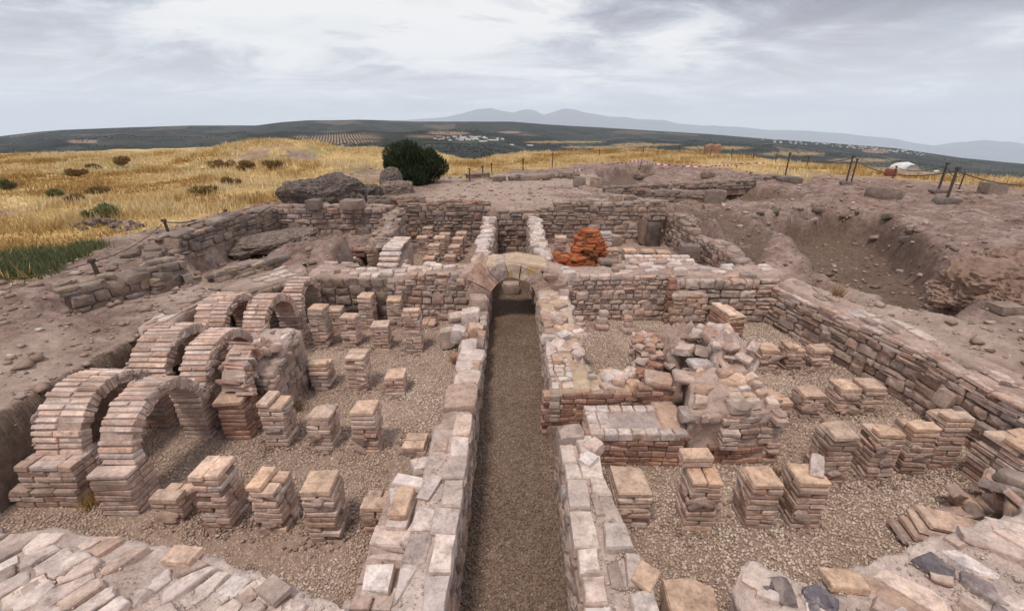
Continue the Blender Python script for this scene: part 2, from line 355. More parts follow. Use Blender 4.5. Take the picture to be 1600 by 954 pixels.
def face_stone_mesh(i, mat):
    """unit wall stone: irregular many-sided outline dressed on the side that shows (local -Y), worn edges"""
    pts = []
    for sx, sz in ((-1, -1), (1, -1), (1, 1), (-1, 1)):
        c = U(.03, .30) if random.random() < .6 else U(.02, .08); d = U(.03, .34) if random.random() < .6 else U(.02, .08); j = lambda: U(-.025, .025)
        a = (sx*(.5-c)+j(), sz*.5+j()); b = (sx*.5+j(), sz*(.5-d)+j())
        pts += [b, a] if sx*sz > 0 and sx < 0 or (sx < 0 and sz < 0) else [a, b]
    pts.sort(key=lambda p: math.atan2(p[1], p[0])); k = len(pts); vs = []
    def ring(f, y, r=.012): return [(p[0]*f+U(-r, r), y+U(-r, r)*2, p[1]*f+U(-r, r)) for p in pts]
    vs = ring(.97, .5) + ring(1.0, -.28) + ring(.93, -.42, .02) + ring(.55, -.50, .03) + [(U(-.1, .1), -.50+U(-.05, .03), U(-.1, .1))]
    fs = []
    for lv in range(3):
        for q in range(k): w = (q+1) % k; fs.append([lv*k+q, lv*k+w, (lv+1)*k+w, (lv+1)*k+q])
    for q in range(k): fs.append([3*k+q, 3*k+(q+1) % k, 4*k])
    me = mesh_np('stone', vs, fs, mat, True); me.set_sharp_from_angle(angle=math.radians(32)); return me
_cache = {}
def fstones(mat):
    k = ('f', mat.name)
    if k not in _cache: _cache[k] = [face_stone_mesh(i, mat) for i in range(22)]
    return random.choice(_cache[k])
def bricks(mat):
    if ('b', mat.name) not in _cache: _cache[('b', mat.name)] = [brick_mesh(i, mat) for i in range(10)]
    return random.choice(_cache[('b', mat.name)])
def caps(mat):
    if ('c', mat.name) not in _cache: _cache[('c', mat.name)] = [brick_mesh(i, mat, real=(.36, .36, .055)) for i in range(8)]
    return random.choice(_cache[('c', mat.name)])
def stones(mat, power=5.0, rough=.06):
    k = ('s', mat.name, power)
    if k not in _cache: _cache[k] = [stone_mesh(i, mat, power, rough) for i in range(14)]
    return random.choice(_cache[k])
def shade(a=.85, b=1.12, warm=0.0):
    v = U(a, b); w = U(-.04, .04)+warm
    return (v*(1+w), v, v*(1-w))

def block_mesh(corners, z0, ztop, mat, res=.07, rough=.02, freq=3.0, fine=.006, smooth=True):
    """rough solid on a four-cornered plan: top and four sides on one grid, eroded by 3-D noise; ztop is a number or f(x, y)"""
    A, B, C, D = [Vector((*c, 0)) for c in corners]
    nu = max(2, int(max((B-A).length, (C-D).length)/res)); nv = max(2, int(max((D-A).length, (C-B).length)/res))
    zf = ztop if callable(ztop) else (lambda x, y: ztop)
    zm = zf(*((A+B+C+D)/4).xy); nz = max(1, int((zm-z0)/(res*1.3)))
    vs = []; idx = {}
    def put(key, p):
        if key not in idx: idx[key] = len(vs); vs.append(p)
        return idx[key]
    def plan(i, j):
        u, v = i/nu, j/nv; return (A*(1-u)+B*u)*(1-v) + (D*(1-u)+C*u)*v
    def vert(i, j, k):
        p = plan(i, j); zt = zf(p.x, p.y); return put((i, j, k), Vector((p.x, p.y, zt+(z0-zt)*k/nz)))
    fs = []
    for i in range(nu):
        for j in range(nv):
            fs.append([vert(i, j, 0), vert(i+1, j, 0), vert(i+1, j+1, 0), vert(i, j+1, 0)])
    ring = [(i, 0) for i in range(nu)] + [(nu, j) for j in range(nv)] + [(i, nv) for i in range(nu, 0, -1)] + [(0, j) for j in range(nv, 0, -1)]
    for a in range(len(ring)):
        p, q = ring[a], ring[(a+1) % len(ring)]
        for k in range(nz):
            fs.append([vert(*p, k), vert(*p, k+1), vert(*q, k+1), vert(*q, k)])
    out = []
    for p in vs:
        d = mnoise.noise_vector(p*freq)*rough + mnoise.noise_vector(p*freq*3.7)*rough*.5 + mnoise.noise_vector(p*freq*11)*fine
        out.append(p+d)
    me = mesh_np('block', out, fs, mat, smooth)
    return me
def block(name, corners, z0, ztop, mat, parent=None, color=None, **k):
    return obj(name, block_mesh(corners, z0, ztop, mat, **k), parent=parent, loc=(0, 0, 0) if parent is None else (0, 0, 0), color=color)

def face(parent, A, B, z0, z1, mat, side=1, ch=(.09, .15), sw=(.14, .32), dep=.16, proud=.02, name='stone', kind='stone', tone=(.85, 1.12), warm=0.0, keep=1.0, power=5.0, ragged=.04, limit=None, gap=.97):
    """coursed pieces along one wall face from plan point A to B; +side looks to the right of A->B; z1 a number or f(s)"""
    A = Vector(A); B = Vector(B); d = B-A; L = d.length; d /= L; n = Vector((d.y, -d.x))*side; ang = math.atan2(d.y, d.x)
    zf = z1 if callable(z1) else (lambda s: z1)
    z = z0; c = 0
    while True:
        h = U(*ch)*(U(.75, 1.25) if kind == 'stone' else 1); s = -U(0, .12); any_ = False
        while s < L-.03:
            w = U(*sw); mid = min(max(s+w/2, 0), L); zt = zf(mid)+U(-ragged, ragged)
            if s+w > L+.04: w = max(.07, L+.03-s)
            if z+h*.55 < zt:
                any_ = True
                if random.random() < keep:
                    hh = h*U(.90, 1.0); q = random.random(); lay = [(z+h/2, hh, w, 0)]
                    if kind == 'stone' and q < .20: f = U(.38, .62); lay = [(z+h*f/2, h*f*.97, w, 0), (z+h*(1+f)/2, h*(1-f)*.97, w, 0)]
                    elif kind == 'stone' and q < .32 and z+h*1.5 < zt: lay = [(z+h*.68, h*1.36, w*.96, .012)]
                    elif kind == 'stone' and q < .42 and w > .2: lay = [(z+h/2, hh, w*.5, 0), (z+h/2, hh*U(.8, 1), w*.48, w*10)]
                    for zc, hc, wc, ex in lay:
                        sc_ = s+w/2
                        if ex > 1: sc_ = s+w*.75
                        elif len(lay) == 2 and lay[1][3] > 1: sc_ = s+w*.25
                        p = A+d*sc_+n*(U(-.5, 1)*proud-dep/2+(ex if ex < 1 else 0))
                        me = fstones(mat) if kind == 'stone' else bricks(mat)
                        obj(name, me, (p.x, p.y, zc+U(-.006, .006)), (U(-.06, .06), U(-.05, .05), ang+U(-.06, .06)+(0 if side > 0 else math.pi)), (wc*gap, dep, hc*gap), parent, shade(*tone, warm))
                        c += 1
            s += w
        z += h
        if not any_ and z > z0+.05: break
        if z > z0+4: break
    return c

PATCH = []
def patches(parent, spots, mat, size=(.05, .10)):
    """smears of old mortar left on brickwork; spots = (point, outward normal)"""
    if not PATCH: PATCH.extend(lump_mesh('mortar_patch', (1, .35, .8), mat, 3, .28, 1.4, 60+i, None, .10) for i in range(6))
    for pt, nr in spots:
        k = U(*size); obj('mortar_patch', random.choice(PATCH), pt, (U(-.3, .3), U(-.6, .6), math.atan2(nr[1], nr[0])+math.pi/2), (k, .022/.35, k*U(.5, 1.0)), parent, shade(.85, 1.1))
def clip(poly, p, n):
    out = []
    for i in range(len(poly)):
        a, b = poly[i], poly[(i+1) % len(poly)]
        da = (a[0]-p[0])*n[0]+(a[1]-p[1])*n[1]; db = (b[0]-p[0])*n[0]+(b[1]-p[1])*n[1]
        if da <= 0: out.append(a)
        if (da < 0 < db) or (db < 0 < da):
            t = da/(da-db); out.append((a[0]+(b[0]-a[0])*t, a[1]+(b[1]-a[1])*t))
    return out
def area_c(poly):
    a = cx = cy = 0
    for i in range(len(poly)):
        x0, y0 = poly[i]; x1, y1 = poly[(i+1) % len(poly)]; k = x0*y1-x1*y0; a += k; cx += (x0+x1)*k; cy += (y0+y1)*k
    a /= 2
    if abs(a) < 1e-9: return 0, poly[0]
    return a, (cx/(6*a), cy/(6*a))
def inside(poly, x, y):
    r = False
    for i in range(len(poly)):
        (x0, y0), (x1, y1) = poly[i], poly[(i+1) % len(poly)]
        if (y0 > y) != (y1 > y) and x < (x1-x0)*(y-y0)/(y1-y0)+x0: r = not r
    return r
def slab_mesh(poly, h, mat, inset=.012, rough=.010):
    """flat broken slab over its plan polygon (about its own centre), chipped edges and a worn upper arris"""
    a, c = area_c(poly)
    if a < 0: poly = poly[::-1]
    pts = []
    for i in range(len(poly)):
        p, q = poly[i], poly[(i+1) % len(poly)]
        pts.append(p)
        if math.hypot(q[0]-p[0], q[1]-p[1]) > .09: t = U(.35, .65); pts.append((p[0]+(q[0]-p[0])*t+U(-1, 1)*rough, p[1]+(q[1]-p[1])*t+U(-1, 1)*rough))
    k = len(pts); r = max(math.sqrt(abs(a)), .05)
    def ring(f, z): return [((p[0]-c[0])*(1-f/r*1.6)+U(-1, 1)*rough*.25, (p[1]-c[1])*(1-f/r*1.6)+U(-1, 1)*rough*.25, z+U(-1, 1)*.003) for p in pts]
    vs = ring(inset-.004, -.05) + ring(inset, h*.7) + ring(inset+.010, h)
    fs = []
    for lv in (0, 1):
        for i in range(k):
            j = (i+1) % k; fs.append([lv*k+i, lv*k+j, (lv+1)*k+j, (lv+1)*k+i])
    vs.append((0, 0, h+U(-.002, .005)))
    for i in range(k): fs.append([2*k+i, 2*k+(i+1) % k, 3*k])
    return mesh_np('slab', vs, fs, mat), c
def slabs(parent, poly, n, zf, mats, aspect=1.8, ang=0.0, keep=.8, h=(.015, .04), tilt=.05, name='slab', tone=(.9, 1.1), inset=(.008, .03)):
    """broken slabs bedded on a wall top: Voronoi pieces of the plan polygon, stretched along ang"""
    ca, sa = math.cos(ang), math.sin(ang)
    def fw(p): x, y = p[0]*ca+p[1]*sa, -p[0]*sa+p[1]*ca; return (x/aspect, y)
    def bw(p): x, y = p[0]*aspect, p[1]; return (x*ca-y*sa, x*sa+y*ca)
    P = [fw(p) for p in poly]; xs = [p[0] for p in P]; ys = [p[1] for p in P]
    pts = []; tries = 0; A = abs(area_c(P)[0]); dmin = .72*math.sqrt(A/n)
    step = math.sqrt(A/n); dmin = step; row = 0; yy = min(ys)-step*.5
    while yy < max(ys)+step:
        xx = min(xs)-step*U(0, 1); sy = step*U(.8, 1.2)
        while xx < max(xs)+step:
            sx = step*U(.7, 1.4); x, y = xx+sx/2, yy+sy/2+U(-.14, .14)*step
            if inside(P, x, y): pts.append((x, y))
            xx += sx
        yy += sy
    for i, p in enumerate(pts):
        if random.random() > keep: continue
        c = P
        for j, q in enumerate(pts):
            if i == j or math.hypot(q[0]-p[0], q[1]-p[1]) > dmin*4.0: continue
            c = clip(c, ((p[0]+q[0])/2, (p[1]+q[1])/2), (q[0]-p[0], q[1]-p[1]))
            if len(c) < 3: break
        if len(c) < 3: continue
        wpoly = [bw(v) for v in c]
        if abs(area_c(wpoly)[0]) < .002: continue
        me, cc = slab_mesh(wpoly, U(*h), random.choice(mats), U(*inset))
        obj(name, me, (cc[0], cc[1], zf(cc[0], cc[1])), (U(-tilt, tilt), U(-tilt, tilt), U(-.06, .06)), (1, 1, 1), parent, shade(*tone))

def lump_mesh(name, r, mat, sub=3, rough=.25, freq=1.2, seed=0, flat=None, fine=.05):
    """eroded lump of masonry or earth: radii r, displaced in three octaves; flat cuts the underside"""
    bm = bmesh.new(); bmesh.ops.create_icosphere(bm, subdivisions=sub, radius=1)
    off = Vector((seed*3.7+1, seed*9.1, seed*1.9))
    for v in bm.verts:
        p = v.co.copy(); k = 1+mnoise.noise(p*freq+off)*rough*1.6+mnoise.noise(p*freq*2.6+off)*rough*.7+mnoise.noise(p*freq*7+off)*fine+mnoise.noise(p*freq*15+off)*fine*.8
        q = (abs(p.x)**3+abs(p.y)**3+abs(p.z)**3)**(1/3)
        p = p/q*k; p = Vector((p.x*r[0], p.y*r[1], p.z*r[2]))
        if flat is not None and p.z < flat: p.z = flat
        v.co = p
    me = bpy.data.meshes.new(name); bm.to_mesh(me); bm.free(); me.materials.append(mat)
    me.polygons.foreach_set('use_smooth', np.ones(len(me.polygons), bool)); me.set_sharp_from_angle(angle=math.radians(30)); return me


# ================================================================== THE LAND
# skylines as surveyed bearings and elevation angles from the viewpoint
def skyline(pts):
    q = sorted(elev(*p) for p in pts); return np.array([a for a, _ in q]), np.array([e for _, e in q])
CREST = skyline([(-600, 262), (0, 240), (100, 237), (200, 233), (300, 230), (400, 231), (480, 231), (600, 232), (660, 236), (700, 244), (735, 251), (770, 246), (800, 241), (900, 236), (1000, 234), (1100, 241), (1200, 250), (1300, 258), (1400, 262), (1500, 272), (1600, 283), (2200, 330)])
RIDGE = skyline([(-600, 262), (0, 213), (60, 206), (100, 203), (200, 199), (300, 196), (400, 196), (440, 191), (480, 188), (520, 188), (560, 187), (600, 188), (650, 190), (700, 190), (760, 190), (800, 190), (850, 194), (900, 197), (1000, 203), (1100, 209), (1150, 213), (1200, 217), (1300, 224), (1400, 232), (1500, 247), (1600, 257), (2200, 300)])
MOUNT = skyline([(-600, 300), (0, 225), (300, 205), (550, 192), (640, 187), (690, 184), (720, 178), (745, 171), (768, 169), (785, 174), (803, 176), (820, 171), (835, 172), (850, 180), (865, 175), (880, 170), (898, 171), (915, 176), (950, 182), (975, 183), (1000, 186), (1040, 188), (1060, 193), (1100, 196), (1150, 198), (1200, 203), (1260, 204), (1310, 208), (1350, 212), (1400, 217), (1430, 224), (1460, 227), (1500, 222), (1540, 219), (1580, 222), (1600, 225), (1700, 238), (2200, 290)])
def curve(tab, az): return np.interp(az, tab[0], tab[1])
ZE = 1.2
def edge_r(az): return (CAM_H-ZE)/np.tan(-curve(CREST, az))

def poly_sd(x, y, pts):
    """signed distance to a plan polygon, negative inside"""
    d = np.full(x.shape, 1e9); ins = np.zeros(x.shape, bool); n = len(pts)
    for i in range(n):
        (ax, ay), (bx, by) = pts[i], pts[(i+1) % n]; ex, ey = bx-ax, by-ay
        t = np.clip(((x-ax)*ex+(y-ay)*ey)/(ex*ex+ey*ey), 0, 1); d = np.minimum(d, np.hypot(x-ax-ex*t, y-ay-ey*t))
        c = ((ay > y) != (by > y)) & (x < (bx-ax)*(y-ay)/((by-ay) if by != ay else 1e-9)+ax); ins ^= c
    return np.where(ins, -d, d)
PITS = [  # outline, depth, width of the sloping side : dug-out hollows and trenches beside and behind the baths
    ([(6.75, 11.9), (7.3, 12.9), (8.8, 14.1), (10.5, 14.6), (11.1, 12.9), (10.1, 10.9), (9.2, 9.2), (8.3, 7.7), (7.4, 6.6), (6.7, 6.2), (6.45, 7.5), (6.4, 9.5)], .90, .42),
    ([(4.9, 26.4), (7.0, 31), (9.2, 31), (7.9, 25.8), (5.2, 19.6), (3.5, 19.5)], .60, .3),
    ([(3.9, 17.6), (6.0, 21.2), (11.0, 20.5), (12.4, 18.0), (10.6, 16.7), (7.6, 15.7), (5.5, 15.9)], .48, .35),
    ([(11.5, 24), (15, 25), (16, 22.8), (12, 22)], .3, .3), ([(5.4, 14.6), (6.6, 15.0), (7.2, 13.6), (6.5, 11.2), (5.4, 9.2)], .22, .3)]
ANNEX = [(-7.35, 8.9), (-7.0, 13.3), (-3.75, 13.5), (-3.75, 10.6), (-4.9, 10.2), (-5.6, 9.3), (-6.2, 8.6)]
def H(x, y):
    x = np.asarray(x, float); y = np.asarray(y, float); r = np.hypot(x, y); az = np.arctan2(x, y)
    und = (fbm(x*.22, y*.22, 3, 4)-.5)*.34*ss(r, 9, 22) + (fbm(x*.9, y*.9, 5, 4)-.5)*.16 + (fbm(x*4.2, y*4.2, 8, 3)-.5)*.075
    dug = rect(x, y, 5.5, 18, 5, 30, 2.0)
    und = und - dug*.26*np.abs(fbm(x*.75, y*.75, 15, 4)-.5)*2 + dug*(fbm(x*2.6, y*2.6, 25, 3)-.5)*.13+dug*(fbm(x*7, y*7, 27, 2)-.5)*.05
    und = und*(1-.6*rect(x, y, -6.4, -5.0, 1.5, 8.5, .3))
    z = ZE + und
    step = np.interp(y, [4, 6.2, 7.0, 8.8, 9.4], [-6.5, -6.95, -6.6, -6.2, -6.2])       # foot of the boulder wall on the bank
    sharp = ss(y, 5.8, 6.4)*(1-ss(y, 8.8, 9.4))
    bank = (x < 0)*(1-ss(y, 8.9, 9.8))
    z = z - .33*bank*((1-ss(-x, 5.2, 7.2))*(1-sharp)+(1-ss(step-x, -.02, .22))*sharp)
    z = z - .42*ss(x, 4, 4.5)*(1-ss(x, 6.0, 8.2))*(1-ss(y, 8.2, 10.5))              # ledge behind the east wall
    z = z + 1.5*np.exp(-((x+17.5)**2/38+(y-35)**2/14)) + .55*np.exp(-((x+13.5)**2/12+(y-27)**2/4)) - .25*np.exp(-((x+11.5)**2/3+(y-19)**2/4))+.35*np.exp(-((x+10.2)**2/5+(y-17.5)**2/2.5))
    wob = (fbm(x*1.6, y*1.6, 21, 4)-.5)*.7
    for pts, dp, wd in PITS:
        e = poly_sd(x, y, pts)+wob
        z = z - dp*(1-ss(e, -wd, .05)) + .06*np.exp(-((e-.22)/.16)**2)
    z = np.where(r > edge_r(az)*.93, z - .16*np.maximum(0, r-edge_r(az)) , z)
    ann = 1-ss(poly_sd(x, y, ANNEX), -.05, .18); z = z*(1-ann) + (.46+und*.35)*ann
    floor = np.maximum(rect(x, y, -5.12, 5.62, 1.0, 8.35, .12), np.maximum(rect(x, y, -3.75, 5.25, 8.4, 14.75, .2), rect(x, y, -.46, .5, 7.0, 13.5, .05)))
    return z*(1-floor) + (-.07)*floor
def zones(x, y):
    r = np.hypot(x, y); n = fbm(x*.5, y*.5, 31, 4)
    left = ss(-x-(7.9+(y-8)*.02)-np.maximum(0, y-11.5)*-.45*0, 0, .9)
    # the dry field begins west of the dug area and again beyond the far fence
    bx = np.interp(y, [0, 5.2, 7.5, 10, 14, 17, 20, 24, 30, 60], [-9.5, -8.3, -8.0, -8.9, -7.9, -6.6, -5.4, -4.0, -1.5, 6])
    g1 = ss(bx-x+(n-.5)*2.2, -.25, .55)
    az = np.arctan2(x, y); er = edge_r(az)
    g2 = ss(r-er*np.interp(az, [-.3, 0, .25, .6, .9], [.62, .60, .66, .74, .80])+(n-.5)*5, -1, 2)
    grass = np.clip(np.maximum(g1, g2), 0, 1)
    bare = np.exp(-(((x+15.4)/3.4)**2+((y-31.2)/1.8)**2))+.8*np.exp(-(((x+11.2)/1.8)**2+((y-18.2)/1.0)**2))+.6*ss(fbm(x*.16, y*.16, 83, 3), .62, .70)
    grass = grass*(1-np.clip(bare*ss(n, .36, .56)*1.3, 0, .85))
    green = np.exp(-(((x+9.4)/1.9)**2+((y-8.3)/1.5)**2)**2)*ss(n, .28, .42)
    green = np.maximum(green, ss(fbm(x*.35, y*.35, 77, 3), .66, .74)*.6)
    pale = np.maximum(rect(x, y, 5.3, 6.6, 2.5, 10, .7)*ss(n, .30, .6), rect(x, y, -2.5, 4, 14.8, 24, 2.0)*ss(n, .3, .55)*.8)
    pale = np.maximum(pale, rect(x, y, -6.25, -5.32, 1, 8.2, .35)*ss(n, .25, .6)*.75)
    raw_shade = np.zeros_like(x)  # bare dug earth, darkened in the pits to carry their walls' shade
    for pts, dp, wd in PITS: raw_shade = np.maximum(raw_shade, 1-ss(poly_sd(x, y, pts)+(n-.5)*.6, -.3, .1))
    raw_shade = np.maximum(raw_shade, rect(x, y, -5.27, -5.0, 2, 8.5, .05)*.8)
    return grass, green, pale, raw_shade

def polar(rs, azs, zf):
    R_, A_ = np.meshgrid(rs, azs, indexing='ij'); x = R_*np.sin(A_); y = R_*np.cos(A_); z = zf(x, y, R_, A_)
    n, k = R_.shape; i = np.arange(n-1)[:, None]*k; j = np.arange(k-1)[None, :]
    f = np.stack([i+j, i+j+1, i+k+j+1, i+k+j], -1).reshape(-1, 4)[:, ::-1]
    return x.ravel(), y.ravel(), z.ravel(), f
azs = np.concatenate([np.radians(np.arange(-180, -68, 3.0)), np.radians(np.arange(-68, 68.01, .3)), np.radians(np.arange(71, 180.1, 3.0))])
rs = np.concatenate([[.05], np.geomspace(.6, 60, 420), np.geomspace(60, 420, 40)[1:]])
x, y, z, f = polar(rs, azs, lambda x, y, R_, A_: H(x, y))
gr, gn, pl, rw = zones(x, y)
structure(obj('ground', mesh_np('ground', np.stack([x, y, z], 1), f, M_GROUND, True, dict(grass=gr, green=gn, pale=pl, raw_shade=rw))))

# ---- hills beyond the edge of the plateau, out to the ridge
def far_profile(r, az):
    er = edge_r(az); z0 = ZE-.16*(420-er)
    rid = curve(RIDGE, az); zr = CAM_H+9000*np.tan(rid)
    w = fbm(az*7, az*0, 43, 3)-.5                                        # a nearer, lower ridge in front of the skyline
    zm = CAM_H+4700*np.tan(rid-np.radians(.62+1.1*np.abs(w)*2+.7*ss(az, -.2, .1)*(1-ss(az, .1, .5))))
    zv = np.minimum(-95, np.minimum(zr-190, zm-50))
    t1 = ss(r, 420, 1500); t2 = ss(r, 3300, 4700); t3 = ss(r, 4700, 6200); t4 = ss(r, 6600, 9000); t5 = ss(r, 9000, 13000)
    z = z0*(1-t1)+zv*t1; z = z*(1-t2)+zm*t2; z = z-t3*45; z = z*(1-t4)+zr*t4; z = z-t5*500
    n = (fbm(r*np.sin(az)/900, r*np.cos(az)/900, 41, 4)-.5)
    return z + n*60*ss(r, 900, 2200)*(1-ss(r, 4000, 4600)) + n*40*ss(r, 5200, 6500)*(1-ss(r, 8000, 8900)) + n*6*ss(r, 8000, 9000)
def px_of(x, y, z):
    d = y*CP-(z-CAM_H)*SP; u = y*SP+(z-CAM_H)*CP
    return 800+FPX*x/d, 477-FPX*u/d
rs2 = np.concatenate([np.geomspace(420, 3300, 60), np.linspace(3300, 9300, 110)[1:], np.geomspace(9300, 14000, 10)[1:]])
azs2 = np.concatenate([np.radians(np.arange(-180, -66, 4.0)), np.radians(np.arange(-66, 66.01, .25)), np.radians(np.arange(70, 180.1, 4.0))])
x, y, z, f = polar(rs2, azs2, lambda x, y, R_, A_: far_profile(R_, A_))
front = y > 100
px, py = px_of(x, np.where(front, y, 1e4), z)
def spot(cx, cy, rx, ry): return np.where(front, 1-ss(np.hypot((px-cx)/rx, (py-cy)/ry)+(fbm(x/260, y/260, 51, 3)-.5)*.5, .75, 1.0), 0)
tan_ = np.maximum.reduce([spot(535, 217, 72, 9), spot(130, 221, 30, 3), spot(795, 207, 22, 2.2), spot(470, 214, 14, 3), spot(700, 208, 40, 3), spot(1370, 236, 24, 4), spot(660, 213, 30, 2.5)])
straw = np.maximum.reduce([spot(1010, 226, 60, 2.5), spot(880, 222, 70, 2), spot(1120, 231, 60, 3), spot(1230, 240, 60, 3), spot(1350, 250, 60, 3), spot(930, 230, 60, 2)])*.75
structure(obj('hills', mesh_np('hills', np.stack([x, y, z], 1), f, M_HILLS, True, dict(tan=tan_, straw=straw))))
# ---- mountains
def mt(x, y, R_, A_):
    e = curve(MOUNT, A_); top = CAM_H+60000*np.tan(e); t = ss(R_, 44000, 60000)
    n = (fbm(x/3600, y/3600, 61, 5)-.5)
    return (top-2200)*(1-t)+top*t - ss(R_, 60000, 68000)*2200 + n*1200*t*(1-t)*3 + (fbm(A_*60, A_*0, 63, 3)-.5)*90
x, y, z, f = polar(np.linspace(38000, 68000, 90), np.radians(np.arange(-66, 66.01, .2)), mt)
structure(obj('mountains', mesh_np('mountains', np.stack([x, y, z], 1), f, M_MOUNT, True)))

def Hs(x, y): return float(H(np.array([x]), np.array([y]))[0])
def on_ground(px, py):
    """where the sight line through a surveyed point meets the land"""
    dx, dy, dz = sight(px, py); t = .5
    ts = np.geomspace(2, 90, 1500); xs, ys, zs = dx*ts, dy*ts, CAM_H+dz*ts
    hit = np.nonzero(zs <= H(xs, ys))[0]; t = ts[hit[0]] if len(hit) else 90
    return dx*t, dy*t, CAM_H+dz*t

# ---- gravel beds of the two hypocaust rooms, the corridor and the room behind
def bed(name, x0, x1, y0, y1, z=0.0, mat=None):
    nx = int((x1-x0)/.12)+1; ny = int((y1-y0)/.12)+1
    X, Y = np.meshgrid(np.linspace(x0, x1, nx), np.linspace(y0, y1, ny), indexing='ij'); Z = z+(fbm(X*2.2, Y*2.2, 91, 3)-.5)*.05
    i = np.arange(nx-1)[:, None]*ny; j = np.arange(ny-1)[None, :]; f = np.stack([i+j, i+ny+j, i+ny+j+1, i+j+1], -1).reshape(-1, 4)
    return structure(obj(name, mesh_np(name, np.stack([X.ravel(), Y.ravel(), Z.ravel()], 1), f, mat or M_GRAVELBASE, True)))
BEDS = [('gravel_floor', -5.35, -.60, 1.7, 8.25), ('gravel_floor', .70, 5.75, 1.7, 8.25), ('gravel_floor', -.50, .56, 1.0, 13.4), ('gravel_floor', -3.7, -.56, 8.5, 14.6), ('gravel_floor', .62, 5.1, 8.5, 14.6)]
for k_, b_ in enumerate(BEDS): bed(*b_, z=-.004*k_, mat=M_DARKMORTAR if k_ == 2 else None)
def pebbles(name, x0, x1, y0, y1, dens, size, mat, label, z=0.0, avoid=None, silt=.009):
    n = int((x1-x0)*(y1-y0)*dens); X = RNG.uniform(x0, x1, n); Y = RNG.uniform(y0, y1, n)
    if avoid is not None: k = avoid(X, Y); X, Y = X[k], Y[k]; n = len(X)
    Z = z+(fbm(X*2.2, Y*2.2, 91, 3)-.5)*.05
    base = np.array([[1, 0, 0], [-1, 0, 0], [0, 1, 0], [0, -1, 0], [0, 0, 1], [0, 0, -1]], float)
    tri = np.array([[0, 2, 4], [2, 1, 4], [1, 3, 4], [3, 0, 4], [2, 0, 5], [1, 2, 5], [3, 1, 5], [0, 3, 5]])
    s = RNG.uniform(size[0], size[1], n)*RNG.choice([.7, 1, 1, 1.25], n)
    V = base[None]*(s[:, None, None]*RNG.uniform(.75, 1.2, (n, 6, 1))) + RNG.normal(0, .16, (n, 6, 3))*s[:, None, None]
    a = RNG.uniform(0, math.tau, n); b = RNG.uniform(-.7, .7, n); ca, sa, cb, sb = np.cos(a), np.sin(a), np.cos(b), np.sin(b)
    V[..., 2] *= .72; Z = Z - silt*ss(fbm(X*1.7, Y*1.7, 97, 3), .56, .72)
    vx = V[..., 0]*cb[:, None]+V[..., 2]*sb[:, None]; vz = -V[..., 0]*sb[:, None]+V[..., 2]*cb[:, None]; vy = V[..., 1]
    V = np.stack([vx*ca[:, None]-vy*sa[:, None]+X[:, None], vx*sa[:, None]+vy*ca[:, None]+Y[:, None], vz+Z[:, None]+(s*.35)[:, None]], -1)
    F = (np.arange(n)[:, None, None]*6+tri[None]).reshape(-1, 3)
    rnd = np.repeat(np.clip(RNG.beta(2.0, 2.2, n)+(fbm(X*.9, Y*.9, 93, 4)-.5)*.75, 0, 1), 6)
    return stuff(obj(name, mesh_np(name, V.reshape(-1, 3), F, mat, False, dict(rnd=rnd))), label, 'gravel')

# ================================================================== THE BATHS
def plan_mesh(back, front_, z0, ztop, mat, res=.07, rough=.02, freq=3.0, fine=.006):
    """like block_mesh, on the strip between two plan polylines"""
    def samp(pl, u):
        L = [0]
        for a, b in zip(pl, pl[1:]): L.append(L[-1]+math.hypot(b[0]-a[0], b[1]-a[1]))
        s = u*L[-1]
        for k in range(len(pl)-1):
            if s <= L[k+1] or k == len(pl)-2:
                t = (s-L[k])/max(L[k+1]-L[k], 1e-6); return Vector((pl[k][0]+(pl[k+1][0]-pl[k][0])*t, pl[k][1]+(pl[k+1][1]-pl[k][1])*t, 0)), L[-1]
    Lb = max(samp(back, 0)[1], samp(front_, 0)[1]); wd = max(math.hypot(back[i][0]-front_[i][0], back[i][1]-front_[i][1]) for i in (0, -1))
    nu = max(2, int(Lb/res)); nv = max(2, int(wd/res)); zf = ztop if callable(ztop) else (lambda x, y: ztop)
    grid = [[samp(front_, i/nu)[0].lerp(samp(back, i/nu)[0], j/nv) for j in range(nv+1)] for i in range(nu+1)]
    nz = max(2, int(.7/(res*1.4))); vs = []; idx = {}; fs = []
    def vert(i, j, k):
        if (i, j, k) not in idx:
            p = grid[i][j]; zt = zf(p.x, p.y); idx[(i, j, k)] = len(vs); vs.append(Vector((p.x, p.y, zt+(z0-zt)*k/nz)))
        return idx[(i, j, k)]
    for i in range(nu):
        for j in range(nv): fs.append([vert(i, j, 0), vert(i+1, j, 0), vert(i+1, j+1, 0), vert(i, j+1, 0)])
    ring = [(i, 0) for i in range(nu)] + [(nu, j) for j in range(nv)] + [(i, nv) for i in range(nu, 0, -1)] + [(0, j) for j in range(nv, 0, -1)]
    for a in range(len(ring)):
        p, q = ring[a], ring[(a+1) % len(ring)]
        for k in range(nz): fs.append([vert(*p, k), vert(*p, k+1), vert(*q, k+1), vert(*q, k)])
    out = [p+mnoise.noise_vector(p*freq)*rough+mnoise.noise_vector(p*freq*3.7)*rough*.5+mnoise.noise_vector(p*freq*11)*fine for p in vs]
    return mesh_np('core', out, fs, mat, True)
def core(parent, corners, z0, z1, mat, name='mortar_core', color=None, **k):
    return obj(name, block_mesh(corners, z0, z1, mat, **k), (0, 0, 0), parent=parent, color=color)
def R4(x0, x1, y0, y1): return [(x0, y0), (x1, y0), (x1, y1), (x0, y1)]
UNIT = {}
